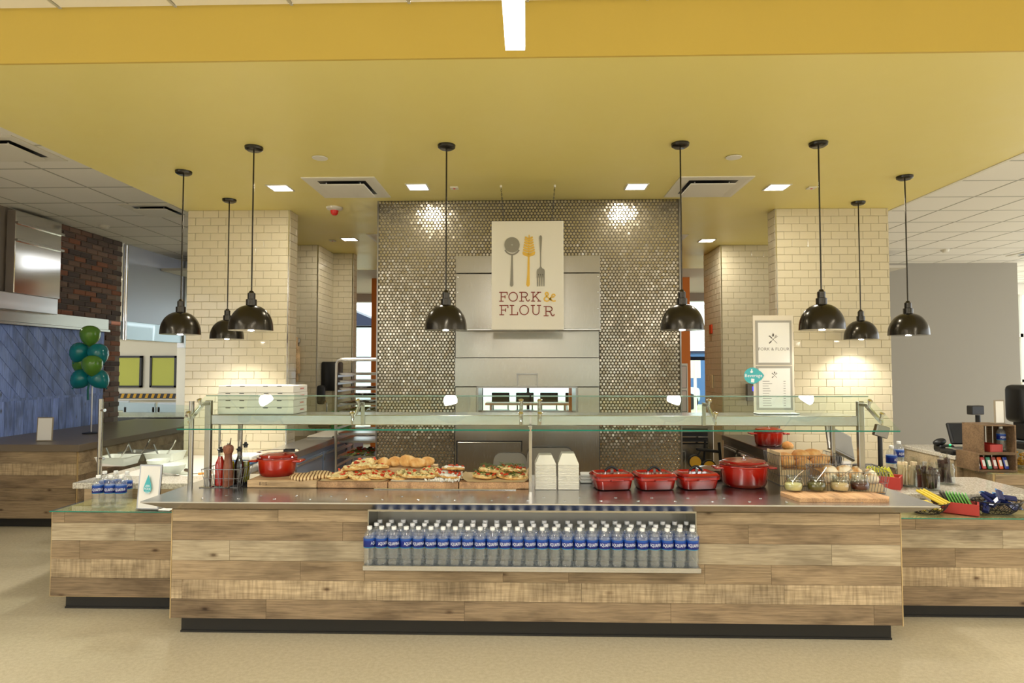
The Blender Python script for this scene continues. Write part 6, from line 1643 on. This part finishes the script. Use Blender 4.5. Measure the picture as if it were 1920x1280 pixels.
ck = thing('small_crate', 'small dark wooden crate under the two water bottles', 'crate', (at(1655, 866, 4.97).x, 4.98, CZ + .0005))
for z in (.02, .065): ob('slat', MB().box((0, -.055, z), (.19, .008, .036)), M['crate'], ck)
for x in (-.09, .09): ob('end', MB().box((x, 0, .045), (.008, .115, .09)), M['crate'], ck)
ob('bottom', MB().box((0, 0, .005), (.18, .11, .008)), M['crate'], ck)
rs_ = thing('black_riser', 'low black tray under the water bottle before the grey wall', 'tray', (at(1690, 870, 5.0).x, 5.0, CZ + .0005))
ob('tray', loft(MB(), [(rrect(.16, .14, .02), 0), (rrect(.18, .16, .02), .07), (rrect(.17, .15, .02), .072)]), M['black'], rs_)
pb_ = at(1686, 868, 5.0); bottle((pb_.x, 5.0, CZ + .073), .5, 'water bottle standing free before the grey wall', scale=1.0)
bottle((at(1668, 850, 5.0).x + .015, 5.0, CZ + .0125), 1.0, 'tall water bottle in the small crate at the end of the guard', scale=1.12)
# ---- till
TZ = .8855
tl = thing('till_screen', 'black till touch screen on the stone till counter', 'screen', (at(1815, 825, 5.85).x, 5.85, TZ))
ob('base', MB().box((.02, 0, .012), (.26, .22, .022), bevel=.006), M['black'], tl); ob('neck', MB().box((.02, .02, .06), (.07, .05, .09), bevel=.01), M['black'], tl)
s_ = ob('panel', MB().box((.02, 0, .16), (.34, .035, .20), bevel=.01), M['black'], tl, rot=(-.3, 0, .12)); ob('display', MB().box((.02, -.018, .16), (.31, .001, .17)), mat('dark_display', S(30, 34, 42), .1), s_)
pd = thing('pole_display', 'black customer display on a tall pole beside the till', 'display', (at(1835, 835, 5.68).x, 5.68, TZ))
ob('pole', MB().cyl((0, 0, 0), (0, 0, .34), .02, n=12), M['black'], pd); ob('head', MB().box((-.02, 0, .385), (.13, .06, .08), rot=(0, 0, .2), bevel=.006), M['black'], pd); ob('base', MB().box((0, 0, .01), (.12, .12, .02), bevel=.004), M['black'], pd)
scn = thing('barcode_scanner', 'black hand scanner with a green light in its cradle', 'scanner', (at(1764, 838, 5.80).x, 5.80, TZ))
ob('cradle', MB().box((.03, 0, .03), (.14, .10, .06), bevel=.012), M['black'], scn); ob('head', MB().blob((-.01, 0, .085), (.06, .04, .032), (0, -.3, 0), .05), M['black'], scn); ob('green_light', MB().blob((.055, -.045, .065), (.010, .008, .006)), mat('green_led', S(40, 220, 120), .3, emit=S(40, 230, 120), estr=2), scn)
scl = thing('counter_scale', 'flat grey weighing scale on the till counter', 'scale', (at(1805, 848, 5.62).x, 5.62, TZ))
ob('body', MB().box((0, 0, .02), (.30, .17, .04), bevel=.012, seg=2), M['black'], scl); ob('plate', MB().box((.03, 0, .046), (.26, .16, .010), bevel=.004), M['steel_rack'], scl)
# ---- crates on the ledge
EZ = .7995
def crate(x0, x1, y0, y1, z0, h, label, slats):
    og = ((x0 + x1) / 2, (y0 + y1) / 2, z0); t = thing('wooden_crate', label, 'crate', og)
    for a in (x0, x1): 
        ob('end_board', MB(og).span((a - .006, y0, z0), (a + .006, y1, z0 + h)), M['crate'], t)
    ob('bottom_board', MB(og).span((x0 + .007, y0, z0), (x1 - .007, y1, z0 + .010)), M['crate'], t)
    ob('top_board', MB(og).span((x0 + .007, y0, z0 + h - .010), (x1 - .007, y1, z0 + h)), M['crate'], t)
    n = slats; L = (x1 - x0 - .02) / n
    for i in range(n): ob('slat', MB(og).span((x0 + .01 + i * L + .008, y1 - .008, z0 + .011), (x0 + .01 + (i + 1) * L - .008, y1, z0 + h - .011)), M['crate'], t)
cy = 5.22; cx0, cx1 = at(1842, 860, cy).x, at(1906, 860, cy).x
crate(cx0 - .03, cx1, cy, cy + .26, EZ, .145, 'lower wooden crate of snack bars on the glass ledge', 4)
crate(cx0 + .02, cx1 + .005, cy + .01, cy + .25, EZ + .1455, .235, 'upper wooden crate holding a red drawer box', 4)
cols = [('navy', S(40, 60, 120)), ('red', S(196, 50, 36)), ('green', S(40, 130, 96)), ('maroon', S(150, 60, 50)), ('orange', S(226, 96, 36)), ('blue', S(60, 80, 170))]
for i, (n_, c_) in enumerate(cols):
    t = thing('snack_bar', '%s wrapped snack bar standing in the lower crate' % n_, 'snack', (cx0 + .005 + i * .046, cy + .05, EZ + .0105), 0, 'snack bars in the lower crate')
    t.rotation_euler = (-.25, 0, .2)
    ob('wrapper', MB().box((0, 0, .052), (.038, .014, .10), bevel=.005), mat('bar_' + n_, c_, .35), t); ob('print', MB().box((0, -.0074, .05), (.026, .0006, .05)), M['paper'], t)
drawer_box((cx0 + .125, cy + .115, EZ + .156), .12, (dark_card, dark_card, dark_card), 'small red drawer box inside the upper crate', 0, .9)
bottle((cx0 + .23, cy + .10, EZ + .156), .3, 'water bottle standing in the upper wooden crate', scale=.92)
card('framed_card', 'white card standing on the upper wooden crate', (at(1874, 788, cy + .1).x, cy + .10, EZ + .381), .085, .20, 0, 0, M['frameacryl'])
# ---- far right dispenser and shelf
ds = thing('drink_dispenser', 'tall black drink dispenser at the right picture edge', 'dispenser', (at(1915, 790, 6.05).x, 6.05, TZ))
ob('tank', MB().box((.02, 0, .42), (.20, .24, .36), bevel=.05, seg=3), M['black'], ds); ob('neck', MB().box((.03, 0, .17), (.12, .16, .20), bevel=.02), M['black'], ds); ob('base', MB().box((.02, 0, .03), (.20, .26, .06), bevel=.012), M['black'], ds)
cj = thing('candy_jar', 'clear tub of golden sweets at the right picture edge', 'jar', (at(1917, 825, 5.42).x, 5.42, EZ))
ob('glass_body', MB().lathe([(0, 0), (.06, 0), (.062, .01), (.062, .15), (.058, .15), (.058, .012), (0, .008)], 20), M['jar'], cj)
gg = MB()
for i in range(40): gg.blob((rs.uniform(-.038, .038), rs.uniform(-.038, .038), .02 + rs.uniform(0, .11)), (.012, .012, .010), None, .1, 3, 6, 4, i)
stuff('sweets', gg, mat('gold_sweets', S(206, 150, 40), .3), cj)
